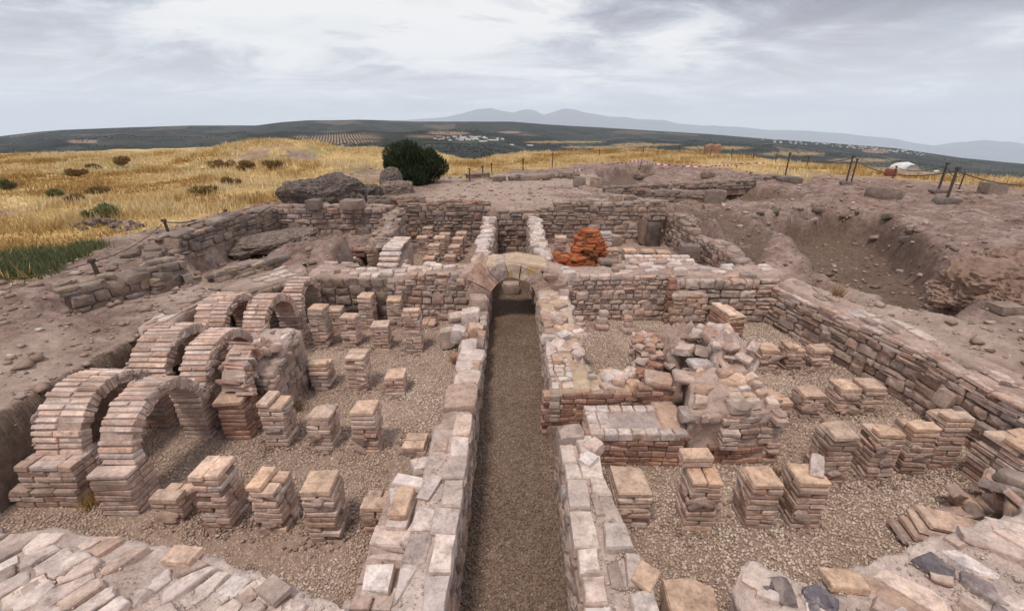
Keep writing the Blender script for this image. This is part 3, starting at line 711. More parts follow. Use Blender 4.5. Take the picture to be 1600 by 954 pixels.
def unit_core(parent, x0, x1, y0, y1, z0, z1, mat=None, name='mortar_core', rot=0.0):
    mat = mat or M_MORTAR
    if mat.name not in UNIT: UNIT[mat.name] = block_mesh([(-.5, -.5), (.5, -.5), (.5, .5), (-.5, .5)], 0, 1, mat, res=.24, rough=.01, freq=4, fine=.0)
    return obj(name, UNIT[mat.name], ((x0+x1)/2, (y0+y1)/2, z0), (0, 0, rot), (x1-x0, y1-y0, z1-z0), parent)

PILLARS = []
def pillar(label, x, y, z, top='full', w=.285, d=None, rot=None, mat=None, cap=None, tone=(.88, 1.22), warm=0.0, group='brick pillars of the heated floor', name='brick_pillar', ch=.063, z0=0.0):
    """stack of paired bricks laid crosswise, loose tan top brick(s)"""
    mat = mat or M_BRICK; cap = cap or M_CAP; d = d or w; rot = U(-.06, .06) if rot is None else rot
    t = thing(name, label, 'pillar', (x, y, z0), group); n = max(1, round(z/ch)); ch = z/n
    unit_core(t, x-w/2+.022, x+w/2-.022, y-d/2+.022, y+d/2-.022, z0-.05, z0+max(.02, z-ch*1.5), M_DARKMORTAR, rot=rot)
    cr, sr = math.cos(rot), math.sin(rot)
    def lay(name, me, lx, ly, zz, sx, sy, sz, turn, col, tl=.012):
        obj(name, me, (x+lx*cr-ly*sr, y+lx*sr+ly*cr, zz), (U(-tl, tl), U(-tl, tl), rot+turn+U(-.03, .03)), (sx, sy, sz), t, col)
    for k in range(n):
        zz = z0+ch*(k+.5); o = (k+(x*7 % 2 > 1)) % 2; last = k == n-1; cm = cap if last or (k == n-2 and top in ('half', 'L')) else mat
        er = U(.97, 1.02) if k > 1 else U(.92, 1.0)
        if last and top == 'tile':
            lay('brick', caps(cap), U(-.012, .012), U(-.012, .012), zz, w*U(.96, 1.03), d*U(.94, 1.0), ch*.95, 0, shade(.92, 1.1)); continue
        for j in (-1, 1):
            if last and top == 'half' and j == 1: continue
            jx, jy = U(-.010, .010), U(-.010, .010)
            if o == 0: lay('brick', bricks(cm), jx, j*d*.25+jy, zz, w*er*U(.95, 1.04)*(U(.65, .88) if random.random() < .07 and not last else 1), d*.5*.97, ch*U(.83, .94), 0, shade(*tone, warm))
            elif random.random() < .35 and not last:
                for q in (-1, 1): lay('brick', bricks(cm), j*w*.25+jx, q*d*.25, zz, w*.49, d*.485*er, ch*.88, 0, shade(*tone, warm))
            else: lay('brick', bricks(cm), j*w*.25+jx, jy, zz, d*er*U(.95, 1.04)*(U(.65, .88) if random.random() < .07 and not last else 1), w*.5*.97, ch*U(.83, .94), math.pi/2, shade(*tone, warm))
    PILLARS.append((x, y, w))
    sp = []
    for _ in range(random.choice([1, 2, 2, 3]) if z > .25 else 1):
        nr = random.choice([(0, -1), (0, -1), (1, 0), (-1, 0)]); u = U(-.3, .3)*w; sp.append(((x+nr[0]*w*.49+(u if nr[1] else 0), y+nr[1]*d*.49+(u if nr[0] else 0), z0+U(.1, .85)*z), nr))
    patches(t, sp, M_MORTAR)
    return t

def courses(t, x0, x1, y0, y1, z0, z1, mat, ch=.063, bl=.30, tone=(.84, 1.12), inner=False, capmat=None, sag=.006):
    """solid brick courses on a rectangle, only the bricks that show"""
    n = max(1, round((z1-z0)/ch)); ch = (z1-z0)/n; w, d = x1-x0, y1-y0
    nx = max(1, round(w/bl)); ny = max(1, round(d/(bl*.5)))
    for k in range(n):
        zz = z0+ch*(k+.5); top = k == n-1; sh = .5 if k % 2 and nx > 1 else 0
        for j in range(ny):
            xs = [x0]+[x0+w*(i+sh)/nx for i in range(1 if not sh else 0, nx)]+[x1]
            xs = sorted(set(round(v, 4) for v in xs))
            for i in range(len(xs)-1):
                if not inner and not top and 0 < j < ny-1 and 0 < i < len(xs)-2: continue
                bw = xs[i+1]-xs[i]
                obj('brick', bricks(capmat if top and capmat else mat), ((xs[i]+xs[i+1])/2+U(-1, 1)*sag, y0+d*(j+.5)/ny+U(-1, 1)*sag, zz), (U(-.02, .02), U(-.02, .02), U(-.03, .03)), (bw*.97, d/ny*.97, ch*U(.85, .93)), t, shade(*tone))

def brick_arch(label, x0, x1, yc, r, th, zs, nv, piers, a0=0.0, a1=math.pi, group='brick arches in the left room', split=1, mat=None, loose=0.0):
    mat = mat or M_BRICK; t = thing('brick_arch', label, 'arch', ((x0+x1)/2, yc, 0), group)
    vs, fs = [], []; m = 20
    for k in range(m+1):
        a = a0+(a1-a0)*k/m
        for rr in (r+.014, r+th-.02):
            for xx in (x0+.014, x1-.014): vs.append((xx, yc-math.cos(a)*rr, zs+math.sin(a)*rr))
    for k in range(m):
        b = k*4
        for q in ((0, 1, 5, 4), (1, 3, 7, 5), (3, 2, 6, 7), (2, 0, 4, 6)): fs.append([b+i for i in q])
    fs += [[0, 2, 3, 1], [m*4, m*4+1, m*4+3, m*4+2]]
    obj('mortar_core', mesh_np('arch_core', vs, fs, M_MORTAR), (0, 0, 0), parent=t)
    w = x1-x0; step = (a1-a0)/nv
    for k in range(nv):
        a = a0+step*(k+.5); parts = split if k % 2 == 0 else split+(1 if split == 1 and random.random() < .35 else 0)
        cut = [0]+[(i+U(-.12, .12)+(.0 if k % 2 else (.0 if split == 1 else .12)))/parts for i in range(1, parts)]+[1]
        for i in range(parts):
            xa, xb = x0+w*cut[i], x0+w*cut[i+1]; rr = r+th/2+U(-.012, .012); tt = th*U(.90, 1.10)
            if random.random() < (.12 if loose else .02): continue
            q = 1+loose*8
            obj('brick', bricks(random.choice([mat, M_BRICK]) if loose else mat), ((xa+xb)/2+U(-.007, .007)*q, yc-math.cos(a)*rr+U(-.004, .004)*(q-1), zs+math.sin(a)*rr), (-a+U(-.03, .03)*q, U(-.02, .02)*q, U(-.02, .02)*q), ((xb-xa)*.985, tt, step*(r+th*.45)*U(.72, .97)), t, shade(.92, 1.38))
    sp = []
    for _ in range(14):
        a = U(a0+.1, a1-.1); nr, xx = random.choice([((1, 0), x1), ((1, 0), x1), ((-1, 0), x0)]); rr = r+U(.03, th-.02); sp.append(((xx, yc-math.cos(a)*rr, zs+math.sin(a)*rr), nr))
    patches(t, sp, M_MORTAR, (.035, .08))
    for (px0, px1, ya, yb, za, zb) in piers:
        unit_core(t, px0+.02, px1-.02, ya+.02, yb-.02, za-.05, zb-.04, M_DARKMORTAR); courses(t, px0, px1, ya, yb, za, zb, mat, bl=.33 if split == 1 else .27)
    return t

# ---------------- the two arcades and the broken arch, left room
XI0, XI1 = -4.07, -3.72
brick_arch('front brick arch of the right-hand arcade, on a stepped pier beside the short pillar', XI0, XI1, 4.03, .44, .135, .50, 27, [(XI0-.03, XI1+.02, 3.30, 3.62, 0, .51), (XI0, XI1, 4.46, 4.74, 0, .52)])
brick_arch('second brick arch of the right-hand arcade, behind the broken arch springing', XI0, XI1, 5.20, .47, .135, .52, 28, [(XI0, XI1, 5.68, 6.08, 0, .54)])
brick_arch('third brick arch of the right-hand arcade, beside the tallest back pillar', XI0, XI1, 6.55, .45, .135, .54, 27, [(XI0, XI1, 7.01, 7.36, 0, .6)])
brick_arch('smallest brick arch, last of the right-hand arcade, against the back wall', XI0, XI1, 7.67, .29, .14, .60, 18, [(XI0, XI1, 7.98, 8.14, 0, .6)])
XO0, XO1 = -4.90, -4.40
brick_arch('front brick arch of the wide left-hand arcade beside the earth bank', XO0, XO1, 4.22, .45, .14, .47, 27, [(XO0-.04, XO1+.04, 3.44, 3.78, .22, .49), (XO0-.18, XO1+.02, 3.40, 3.84, 0, .215), (XO0, XO1, 4.68, 4.98, 0, .49)], split=2)
brick_arch('second brick arch of the wide left-hand arcade, below the paved ledge', XO0, XO1, 5.44, .46, .14, .49, 27, [(XO0, XO1, 5.92, 6.20, 0, .5)], split=2)
brick_arch('third brick arch of the wide left-hand arcade, nearest the grey wall', XO0, XO1, 6.66, .45, .14, .50, 27, [(XO0, XO1, 7.12, 7.5, 0, .5)], split=2)

bt = brick_arch('broken brick arch with tilted bricks springing from a tan-topped pier against rubble', -3.55, -3.24, 5.16, .42, .17, .50, 13, [(-3.57, -3.23, 4.46, 4.80, 0, .50)], a0=.2, a1=1.35, mat=M_REDBRICK, loose=1.0)
obj('brick', caps(M_CAP), (-3.42, 4.58, .535), (.05, -.02, .1), (.34, .27, .06), bt)
for k in range(9): obj('brick', bricks(M_BRICK), (U(-3.55, -3.25), 4.62+.045*k, .57+.035*k), (-.5-.06*k+U(-.2, .2), U(-.2, .2), U(-.4, .4)), (U(.16, .26), .13, .045), bt, shade())
core(bt, [(-3.52, 4.95), (-3.06, 4.88), (-3.02, 5.72), (-3.55, 5.8)], -.05, lambda x, y: .70+.20*min(1, max(0, (y-4.9)/.6)), M_MORTAR, 'rubble_core', res=.06, rough=.05, freq=4)
face(bt, (-3.05, 4.9), (-3.0, 5.75), .0, .80, M_STONE, 1, (.08, .14), (.10, .22), .12, .05, tone=(.7, 1.05), keep=.75)
face(bt, (-3.52, 4.9), (-3.06, 4.85), .0, .66, M_STONE, 1, (.08, .14), (.10, .2), .12, .05, tone=(.7, 1.05), keep=.7)
for k in range(16): obj('stone', stones(random.choice([M_STONE, M_SLAB, M_BRICK])), (U(-3.5, -3.08), U(5.0, 5.75), .88+U(-.04, .05)), (U(-.5, .5), U(-.5, .5), U(0, 3)), (U(.1, .2), U(.07, .14), U(.06, .11)), bt, shade())

# paved remnant of the raised floor behind the left-hand arcade
pv = thing('paved_ledge', 'ledge of pale worn paving slabs above the left-hand arcade', 'paving', (-5.2, 6.4, .6), None)
core(pv, [(-5.32, 5.7), (-5.03, 5.4), (-4.99, 7.2), (-5.5, 7.3)], .3, .95, M_MORTAR, res=.08, rough=.025)
slabs(pv, [(-5.30, 5.8), (-5.06, 5.45), (-5.02, 7.15), (-5.48, 7.25)], 12, lambda x, y: .955, [M_STONE, M_STONE, M_SLAB], 1.3, .9, .85, tone=(.8, 1.0))

# ---------------- pillars, left room
LP = [  # label, x, front y, height, top
 ('short pillar with two loose bricks on top, beside the front arch', -3.33, 3.19, .32, 'half'),
 ('tall pillar with an angled tan top, second from the arches in the front row', -2.83, 3.13, .65, 'L'),
 ('pillar with overlapping tan top bricks, third from the arches in the front row', -2.29, 3.08, .57, 'half'),
 ('pillar with a broad notched tan top, fourth in the front row', -1.75, 2.99, .60, 'tile'),
 ('pillar half hidden behind the stepped end of the corridor wall', -1.26, 3.05, .36, 'half'),
 ('pale pillar with a stepped top beside the broken arch', -2.83, 4.30, .63, 'half'),
 ('square tan-topped pillar in the second row, middle of three', -2.27, 4.24, .48, 'tile'),
 ('tall square tan-topped pillar in the second row, nearest the corridor', -1.71, 4.17, .60, 'tile'),
 ('lowest pillar, two bricks high, against the corridor wall', -1.16, 4.17, .11, 'full'),
 ('pillar with two overlapping tiles on top in the third row, nearest the arches', -2.81, 5.53, .46, 'half'),
 ('tallest pillar of the third row, with a split tan top', -2.25, 5.50, .57, 'full'),
 ('short square pillar alone in the third row, nearest the corridor', -1.69, 5.40, .30, 'tile'),
 ('tall pillar beside the third arch, with a rounded tan top', -3.34, 6.88, .74, 'tile'),
 ('pillar with a sloping tan top in the fourth row, second from the arches', -2.85, 6.93, .56, 'tile'),
 ('broad square pillar in the fourth row, third from the arches', -2.26, 6.76, .48, 'tile'),
 ('tallest pillar of the fourth row, nearest the corridor', -1.69, 6.71, .79, 'half'),
 ('thin-topped pillar in the dark corner behind the fourth row', -3.36, 7.60, .42, 'full'),
 ('pillar with a broken stone on top against the back wall, nearest the arches', -2.79, 7.74, .64, 'full'),
 ('pillar against the back wall, second from the arches', -2.25, 7.72, .58, 'full'),
 ('low stub of pillar at the foot of the back wall near the corridor arch', -1.62, 7.70, .10, 'full')]
for lb, x_, yf, h_, tp in LP: pillar(lb, x_, yf+.16, h_, tp)

# ---------------- corridor, left wall (near part)
t = thing('rubble_wall', 'near left wall of the corridor with white capping blocks along its inner edge', 'wall', (-.6, 2.8, 0))
core(t, [(-.78, 1.2), (-.455, 1.2), (-.455, 4.0), (-.82, 3.9)], -.1, .645, M_PALEMORTAR, res=.06, rough=.018)
face(t, (-.44, 1.3), (-.42, 4.0), 0, .60, M_STONE, 1, (.07, .13), (.10, .26), .12, .02, tone=(.75, 1.05))
y_ = 1.35
while y_ < 3.75:
    l_ = U(.20, .40); me, cc = slab_mesh([(-.62+U(-.03, .03), y_), (-.425+U(-.012, .01), y_+U(-.01, .01)), (-.425+U(-.012, .01), y_+l_), (-.62+U(-.03, .03), y_+l_+U(-.02, .02))], U(.05, .075), M_SLAB, .008)
    obj('slab', me, (cc[0], cc[1], .635), (U(-.03, .03), U(-.02, .05), 0), parent=t, color=shade(.9, 1.12)); y_ += l_
slabs(t, [(-.82, 1.3), (-.62, 1.3), (-.62, 3.85), (-.80, 3.75)], 13, lambda x, y: .64, [M_SLAB, M_STONE], 1.4, 1.4, .55)
# stepped brick end standing out into the room
t = thing('stepped_brick_pier', 'stepped end of pale brickwork jutting from the near corridor wall, a tan brick on top', 'pier', (-.95, 2.6, 0))
core(t, R4(-1.12, -.80, 2.10, 3.28), -.1, lambda x, y: .42+.14*(y > 2.5), M_MORTAR, res=.06, rough=.02)
face(t, (-1.13, 2.08), (-.80, 2.08), 0, .44, M_SLAB, 1, (.07, .10), (.14, .26), .14, .02, kind='brick', name='brick', tone=(.8, 1.05))
face(t, (-1.14, 3.25), (-1.14, 2.08), 0, .46, M_BRICK, 1, (.06, .075), (.14, .28), .14, .02, kind='brick', name='brick')
for (bx, by, bz, lx, ly, lz, a, m_) in [(-1.0, 2.28, .47, .22, .22, .09, .05, M_SLAB), (-.82, 2.16, .40, .14, .2, .08, -.1, M_SLAB), (-.98, 2.60, .52, .30, .19, .085, -.08, M_SLAB), (-1.0, 2.57, .43, .32, .24, .09, .02, M_SLAB),
        (-.78, 2.58, .60, .11, .25, .07, -.35, M_SLAB), (-.93, 2.80, .59, .33, .18, .06, 1.5, M_SLAB), (-.93, 2.83, .665, .30, .16, .085, 1.5, M_CAP), (-.93, 3.12, .60, .30, .13, .07, -.25, M_SLAB), (-.98, 3.0, .57, .2, .2, .07, .3, M_SLAB), (-.86, 3.34, .60, .2, .16, .08, .4, M_SLAB), (-.72, 3.0, .66, .12, .3, .04, -.3, M_SLAB)]:
    obj('brick', bricks(m_), (bx, by, bz), (U(-.04, .04), U(-.04, .04), a), (lx, ly, lz), t, shade(1.0, 1.15))

# ---------------- corridor, left wall (far part): big squared stones on brickwork
t = thing('rubble_wall', 'far left wall of the corridor, capped by large pinkish boulders, below the stone arch', 'wall', (-.6, 6, 0))
core(t, [(-.74, 3.95), (-.455, 3.95), (-.46, 8.1), (-.86, 8.1)], -.1, lambda x, y: .46-.10*(y > 5.6), M_MORTAR, res=.07, rough=.03)
face(t, (-.43, 3.95), (-.44, 8.1), 0, .48, M_STONE, 1, (.08, .14), (.14, .34), .12, .02, tone=(.75, 1.05))
face(t, (-.88, 8.1), (-.76, 3.9), 0, .40, M_STONE, 1, (.08, .13), (.12, .3), .12, .03, tone=(.8, 1.05), keep=.8)
for (bx, by, bz, lx, ly, lz, a) in [(-.60, 3.98, .56, .36, .30, .22, .1), (-.60, 4.42, .58, .40, .56, .26, .05), (-.58, 4.95, .52, .34, .40, .18, -.03), (-.60, 5.38, .47, .36, .36, .14, .08), (-.60, 5.80, .42, .40, .38, .12, -.1), (-.62, 6.22, .40, .40, .36, .10, .15)]:
    obj('boulder', stones(M_SLAB if by > 4.7 else M_STONE, 4.0), (bx, by, bz), (U(-.06, .06), U(-.06, .06), a), (lx, ly, lz), t, shade(1.0, 1.15))
for (bx, by, bz, lx, ly, lz, a, m_) in [(-.62, 6.75, .42, .25, .26, .22, .2, M_CAP), (-.90, 6.72, .36, .25, .25, .28, -.1, M_SLAB), (-1.12, 6.92, .20, .28, .22, .34, .1, M_STONE), (-.72, 7.1, .5, .34, .3, .3, .0, M_SLAB), (-1.0, 7.3, .42, .3, .3, .12, .3, M_STONE), (-.62, 7.6, .56, .34, .4, .3, .1, M_STONE), (-.92, 6.42, .08, .2, .16, .14, .5, M_REDBRICK), (-.82, 6.2, .04, .18, .13, .05, .9, M_SLAB)]:
    obj('stone', stones(m_, 4.0), (bx, by, bz), (U(-.06, .06), U(-.06, .06), a), (lx, ly, lz), t, shade(.95, 1.12))

# ---------------- corridor, right wall (near part)
t = thing('rubble_wall', 'near right wall of the corridor, broad top of two rows of white blocks', 'wall', (.75, 2.6, 0))
core(t, [(.50, 1.2), (1.05, 1.2), (.78, 3.72), (.50, 3.76)], -.1, .64, M_PALEMORTAR, res=.055, rough=.02)
face(t, (.47, 3.75), (.45, 1.25), 0, .60, M_STONE, 1, (.07, .14), (.10, .28), .12, .02, tone=(.8, 1.1))
face(t, (1.05, 1.2), (.84, 3.5), 0, .58, M_STONE, 1, (.08, .14), (.12, .26), .12, .02)
y_ = 1.4
while y_ < 3.5:
    l_ = U(.18, .36); w_ = U(.14, .2)
    me, cc = slab_mesh([(.47+U(-.01, .015), y_), (.47+w_, y_+U(-.01, .01)), (.47+w_+U(-.02, .02), y_+l_), (.47+U(-.01, .015), y_+l_+U(-.015, .015))], U(.05, .075), M_SLAB, .008)
    obj('slab', me, (cc[0], cc[1], .63), (U(-.03, .03), U(-.05, .02), 0), parent=t, color=shade(.9, 1.12)); y_ += l_
y_ = 1.5
while y_ < 3.55:
    l_ = U(.16, .30); xo = 1.05-(y_-1.2)*.105; w_ = U(.16, .24)
    if random.random() < .9:
        me, cc = slab_mesh([(xo-w_, y_), (xo+U(-.02, .01), y_+U(-.02, .02)), (xo-.02+U(-.02, .02), y_+l_), (xo-w_+U(-.04, .04), y_+l_+U(-.03, .03))], U(.05, .08), M_SLAB, .012)
        obj('slab', me, (cc[0], cc[1], .628), (U(-.04, .04), U(-.03, .05), U(-.06, .06)), parent=t, color=shade(.88, 1.12))
    y_ += l_
slabs(t, [(.68, 1.4), (.82, 1.4), (.74, 3.4), (.66, 3.4)], 10, lambda x, y: .642, [M_SLAB, M_STONE], 1.5, 1.4, .45)
obj('boulder', stones(M_GREYSTONE, 3.5), (.60, 3.70, .52), (.05, 0, .1), (.27, .24, .50), t, (1.7, 1.7, 1.7))
obj('slab', bricks(M_CAP), (.93, 2.14, .705), (.05, -.08, .9), (.18, .15, .05), t)
for (bx, by, l_) in [(.80, 3.5, .2), (.72, 3.32, .18)]: obj('stone', stones(M_SLAB, 4), (bx, by, .66), (0, 0, U(0, 1)), (l_, .15, .14), t, shade(1, 1.1))

# ---------------- corridor, right wall (far part) and its return wall
t = thing('rubble_wall', 'far right wall of the corridor, topped with brick and ochre mortar, below the stone arch', 'wall', (.75, 6.3, 0))
core(t, [(.50, 4.58), (.98, 4.62), (1.04, 8.1), (.50, 8.1)], -.1, lambda x, y: .62-.02*math.sin(y*5)+.06*(y > 6.6), M_OCHREMORTAR, res=.065, rough=.035)
face(t, (.48, 8.1), (.47, 4.56), 0, .60, M_STONE, 1, (.08, .14), (.14, .32), .12, .02, tone=(.75, 1.05))
face(t, (1.03, 4.95), (1.08, 8.1), 0, .56, M_STONE, 1, (.08, .14), (.12, .3), .12, .03)
slabs(t, [(.48, 4.6), (.78, 4.6), (.78, 5.4), (.48, 5.4)], 14, lambda x, y: .635, [M_SLAB], 1.2, 0, .9)
slabs(t, [(.48, 5.4), (1.0, 5.3), (1.05, 8.0), (.5, 8.0)], 26, lambda x, y: .64, [M_SLAB, M_STONE, M_CAP], 1.3, .4, .7, (.02, .06), .12)
for k in range(26): obj('stone', stones(random.choice([M_SLAB, M_STONE]), 4), (U(.55, 1.08), U(5.1, 7.9), .64+U(-.02, .05)), (U(-.2, .2), U(-.2, .2), U(0, 3)), (U(.14, .3), U(.12, .22), U(.08, .15)), t, shade(.95, 1.12))
t = thing('brick_wall', 'low brick wall turning from the corridor towards the soil-filled furnace hollow', 'wall', (1.05, 4.75, 0))
core(t, [(.99, 4.60), (1.66, 4.68), (1.62, 5.02), (.99, 4.98)], -.1, .60, M_OCHREMORTAR, res=.06, rough=.03)
face(t, (.47, 4.55), (1.68, 4.63), 0, .60, M_REDBRICK, 1, (.055, .075), (.12, .26), .14, .02, kind='brick', name='brick', tone=(.9, 1.25))
slabs(t, [(.95, 4.58), (1.62, 4.66), (1.6, 5.0), (.95, 4.96)], 13, lambda x, y: .61, [M_SLAB, M_CAP, M_BRICK], 1.4, .2, .85, (.02, .06), .12)
for k in range(7): obj('stone', stones(random.choice([M_SLAB, M_CAP]), 4), (U(1.1, 1.6), U(4.72, 4.98), .65), (U(-.2, .2), U(-.2, .2), U(0, 3)), (U(.14, .28), U(.12, .2), U(.07, .12)), t, shade(1, 1.15))
t = thing('brick_wall', 'curved stub of stacked reddish bricks rising at the edge of the furnace hollow', 'wall', (1.8, 5.2, 0))
core(t, [(1.56, 4.78), (1.76, 4.74), (1.99, 5.5), (1.72, 5.56)], -.1, lambda x, y: .60+.34*min(1, max(0, (y-4.85)/.45)), M_DARKMORTAR, res=.06, rough=.03)
face(t, (1.70, 4.64), (2.02, 5.52), 0, lambda s: .60+.36*min(1, s/.55), M_REDBRICK, 1, (.055, .07), (.12, .24), .14, .03, kind='brick', name='brick', tone=(.9, 1.2))
face(t, (1.70, 5.60), (1.53, 4.80), 0, lambda s: .94-.36*min(1, s/.6), M_BRICK, 1, (.055, .07), (.12, .24), .14, .03, kind='brick', name='brick', tone=(.9, 1.15))
face(t, (2.02, 5.55), (1.68, 5.60), 0, .9, M_BRICK, 1, (.055, .07), (.12, .24), .14, .03, kind='brick', name='brick')
for k in range(20): obj('brick', bricks(random.choice([M_REDBRICK, M_BRICK])), (1.70+.12*(k/20)+U(-.1, .14), 4.85+.65*k/20, .64+.32*min(1, k/12)+U(-.02, .03)), (U(-.3, .3), U(-.3, .3), U(0, 3)), (U(.14, .24), U(.08, .13), .045), t, shade(.95, 1.25))

# ---------------- furnace hollow: soil fill, mound and blocks, right room
fill = structure(obj('soil_fill', block_mesh([(1.0, 4.42), (2.4, 4.55), (2.6, 5.6), (1.95, 5.55)], -.1, lambda x, y: .02+.55*max(0, min(1, (x-1.85)/.6))*max(0, min(1, (y-4.6)/.8)), M_DARKMORTAR, res=.07, rough=.05)))
t = thing('rubble_mound', 'pale mortar and rubble mound behind the furnace hollow', 'mound', (2.5, 5.5, 0))
obj('mound_body', lump_mesh('mound', (.40, .32, 1.06), M_MORTAR, 5, .14, 1.8, 4, 0.0, .06), (2.44, 5.50, 0), parent=t)
obj('mound_body', lump_mesh('mound', (.33, .42, 1.10), M_PALEMORTAR, 5, .14, 1.8, 9, 0.0, .06), (2.80, 5.12, 0), parent=t)
for k in range(34):
    a = U(0, math.tau); q = U(.1, .98); obj('stone', stones(random.choice([M_STONE, M_SLAB, M_BRICK, M_STONE])), (2.66+math.cos(a)*q*.50, 5.28+math.sin(a)*q*.44, 1.10-.55*q**3+U(-.06, .03)), (U(-.5, .5), U(-.5, .5), U(0, 3)), (U(.10, .28), U(.08, .18), U(.06, .12)), t, shade(.9, 1.15))
for k in range(14): obj('brick', bricks(M_BRICK), (2.78+U(-.2, .2), 4.86+.04*k*.5+U(-.1, .1), 1.0+U(-.16, .1)), (U(-.7, .7), U(-.7, .7), U(0, 3)), (U(.14, .26), .12, .045), t, shade(1, 1.2))
t = thing('paved_terrace', 'low brick-faced terrace with grey paved top beside the corridor opening', 'terrace', (1.4, 4.25, 0))
core(t, R4(.90, 1.93, 4.02, 4.52), -.1, .43, M_PALEMORTAR, res=.07, rough=.012, color=(.86, .88, .92))
face(t, (.88, 4.0), (1.95, 3.98), 0, .42, M_REDBRICK, 1, (.065, .085), (.12, .22), .12, .012, kind='brick', name='brick', tone=(.85, 1.5), ragged=0)
face(t, (.88, 4.53), (.88, 4.0), 0, .42, M_BRICK, 1, (.065, .085), (.12, .22), .12, .012, kind='brick', name='brick', ragged=0)
for k in range(7): me, cc = slab_mesh(R4(.87+k*.155, .87+(k+1)*.155, 3.98, 4.10), .035, M_SLAB, .006); obj('slab', me, (cc[0], cc[1], .425), (U(-.02, .02), U(-.02, .02), U(-.04, .04)), parent=t, color=shade(.85, 1.05))
for k in range(7): me, cc = slab_mesh(R4(.87+k*.15, .87+(k+1)*.15, 4.42, 4.54), .035, M_SLAB, .006); obj('slab', me, (cc[0], cc[1], .425), (U(-.02, .02), U(-.02, .02), U(-.04, .04)), parent=t, color=shade(.95, 1.1))
for k in range(4):
    for q in range(2): me, cc = slab_mesh(R4(.87+q*.13, .87+(q+1)*.13, 4.10+k*.08, 4.18+k*.08), .03, M_SLAB, .006); obj('slab', me, (cc[0], cc[1], .425), (U(-.02, .02), U(-.02, .02), U(-.04, .04)), parent=t, color=shade(.9, 1.12))
t = thing('masonry_block', 'broad masonry block topped with yellow mortar in the middle of the right room', 'block', (2.45, 4.4, 0))
core(t, [(1.96, 4.06), (2.98, 4.10), (3.0, 4.85), (2.22, 4.80)], -.1, lambda x, y: .67+.14*max(0, min(1, (y-4.1)/.5))-.05*(x > 2.7), M_MORTAR, res=.05, rough=.045, fine=.012)
face(t, (1.95, 4.02), (3.02, 4.08), 0, .22, M_REDBRICK, 1, (.06, .08), (.14, .26), .14, .03, kind='brick', name='brick', tone=(.9, 1.2))
face(t, (2.42, 4.04), (3.02, 4.08), .2, .62, M_BRICK, 1, (.06, .08), (.14, .26), .14, .03, kind='brick', name='brick', tone=(.8, 1.05), keep=.9)
face(t, (1.95, 4.06), (3.0, 4.08), .54, .70, M_STONE, 1, (.11, .13), (.16, .3), .2, .05, tone=(.9, 1.1))
face(t, (3.02, 4.08), (3.02, 4.9), 0, .66, M_BRICK, 1, (.06, .08), (.14, .26), .14, .02, kind='brick', name='brick')
slabs(t, [(2.5, 4.1), (3.0, 4.12), (3.0, 4.5), (2.55, 4.5)], 7, lambda x, y: .72, [M_SLAB, M_STONE], 1.5, 0, .8)
for (bx, by, bz, lx, ly, lz, m_) in [(1.80, 4.70, .55, .34, .28, .10, M_BRICK), (2.12, 4.66, .60, .3, .24, .08, M_STONE), (2.62, 4.6, .62, .34, .26, .08, M_CAP), (2.75, 4.75, .64, .26, .2, .10, M_STONE), (2.35, 4.85, .68, .3, .2, .1, M_SLAB)]:
    obj('stone', stones(m_, 4), (bx, by, bz+.17), (U(-.1, .1), U(-.1, .1), U(-.3, .3)), (lx, ly, lz), t, shade(.95, 1.12))
slabs(t, [(2.0, 4.12), (2.97, 4.13), (2.97, 4.8), (2.26, 4.76)], 24, lambda x, y: .70+.14*max(0, min(1, (y-4.1)/.5))-.05*(x > 2.7), [M_SLAB, M_STONE, M_CAP, M_STONE], 1.4, .3, .7, (.01, .06), .14, tone=(.9, 1.15))
for k in range(4): obj('brick', bricks(M_BRICK), (2.42, 4.02, .28+.06*k), (0, 0, U(-.2, .2)), (.2, .12, .05), t, shade())
core(t, R4(1.70, 1.98, 4.10, 4.62), .3, lambda x, y: .50-.10*abs(y-4.35), M_MORTAR, 'mortar_patch', res=.05, rough=.03, color=(1.15, 1.05, .95))
core(t, R4(1.66, 1.96, 4.6, 4.9), -.05, .70, M_DARKMORTAR, 'brick_footing', res=.06, rough=.02)
face(t, (1.62, 4.58), (1.96, 4.60), .15, .70, M_REDBRICK, 1, (.06, .075), (.14, .26), .14, .02, kind='brick', name='brick', tone=(.9, 1.2))

# ---------------- pillars, right room
RP = [
 ('left of three low pillars at the back of the right room', 4.07, 6.11, .37, 'tile'), ('middle of three low pillars at the back of the right room, stepped top', 4.47, 6.11, .42, 'half'), ('right of three low pillars at the back, close to the long rubble wall', 4.92, 6.15, .34, 'tile'),
 ('low pillar touching the corner of the masonry block', 3.50, 4.80, .36, 'half'), ('second of four low pillars behind the tall row', 3.97, 4.87, .36, 'tile'), ('third of four low pillars behind the tall row, notched top', 4.47, 4.94, .41, 'tile'), ('last of four low pillars, against the long rubble wall', 4.87, 5.01, .38, 'tile'),
 ('tall pillar with a curved broken top, first of the tall row', 3.46, 3.69, .64, 'tile'), ('tall pillar with a stepped pale top, second of the tall row', 3.99, 3.74, .63, 'half'), ('tall pillar with a yellowish slab on top, third of the tall row', 4.44, 3.83, .64, 'half'), ('tallest pillar with stacked slabs on top, fourth of the tall row by the wall', 4.86, 3.93, .70, 'half'),
 ('tall pillar with a raised block on top, in front of the masonry block', 1.79, 3.10, .60, 'full'), ('square pillar with a chipped top slab, middle of the front three', 2.37, 3.12, .55, 'tile'), ('square pillar carrying a loose pale stone, right of the front three', 2.82, 3.13, .56, 'tile')]
RPT = {}
for lb, x_, yf, h_, tp in RP: RPT[lb] = pillar(lb, x_, yf+.16, h_, tp, rot=U(-.05, .05)-.04, tone=(.76, 1.10) if yf < 4 else (.84, 1.14), warm=.02)
p_ = RPT['tall pillar with a raised block on top, in front of the masonry block']
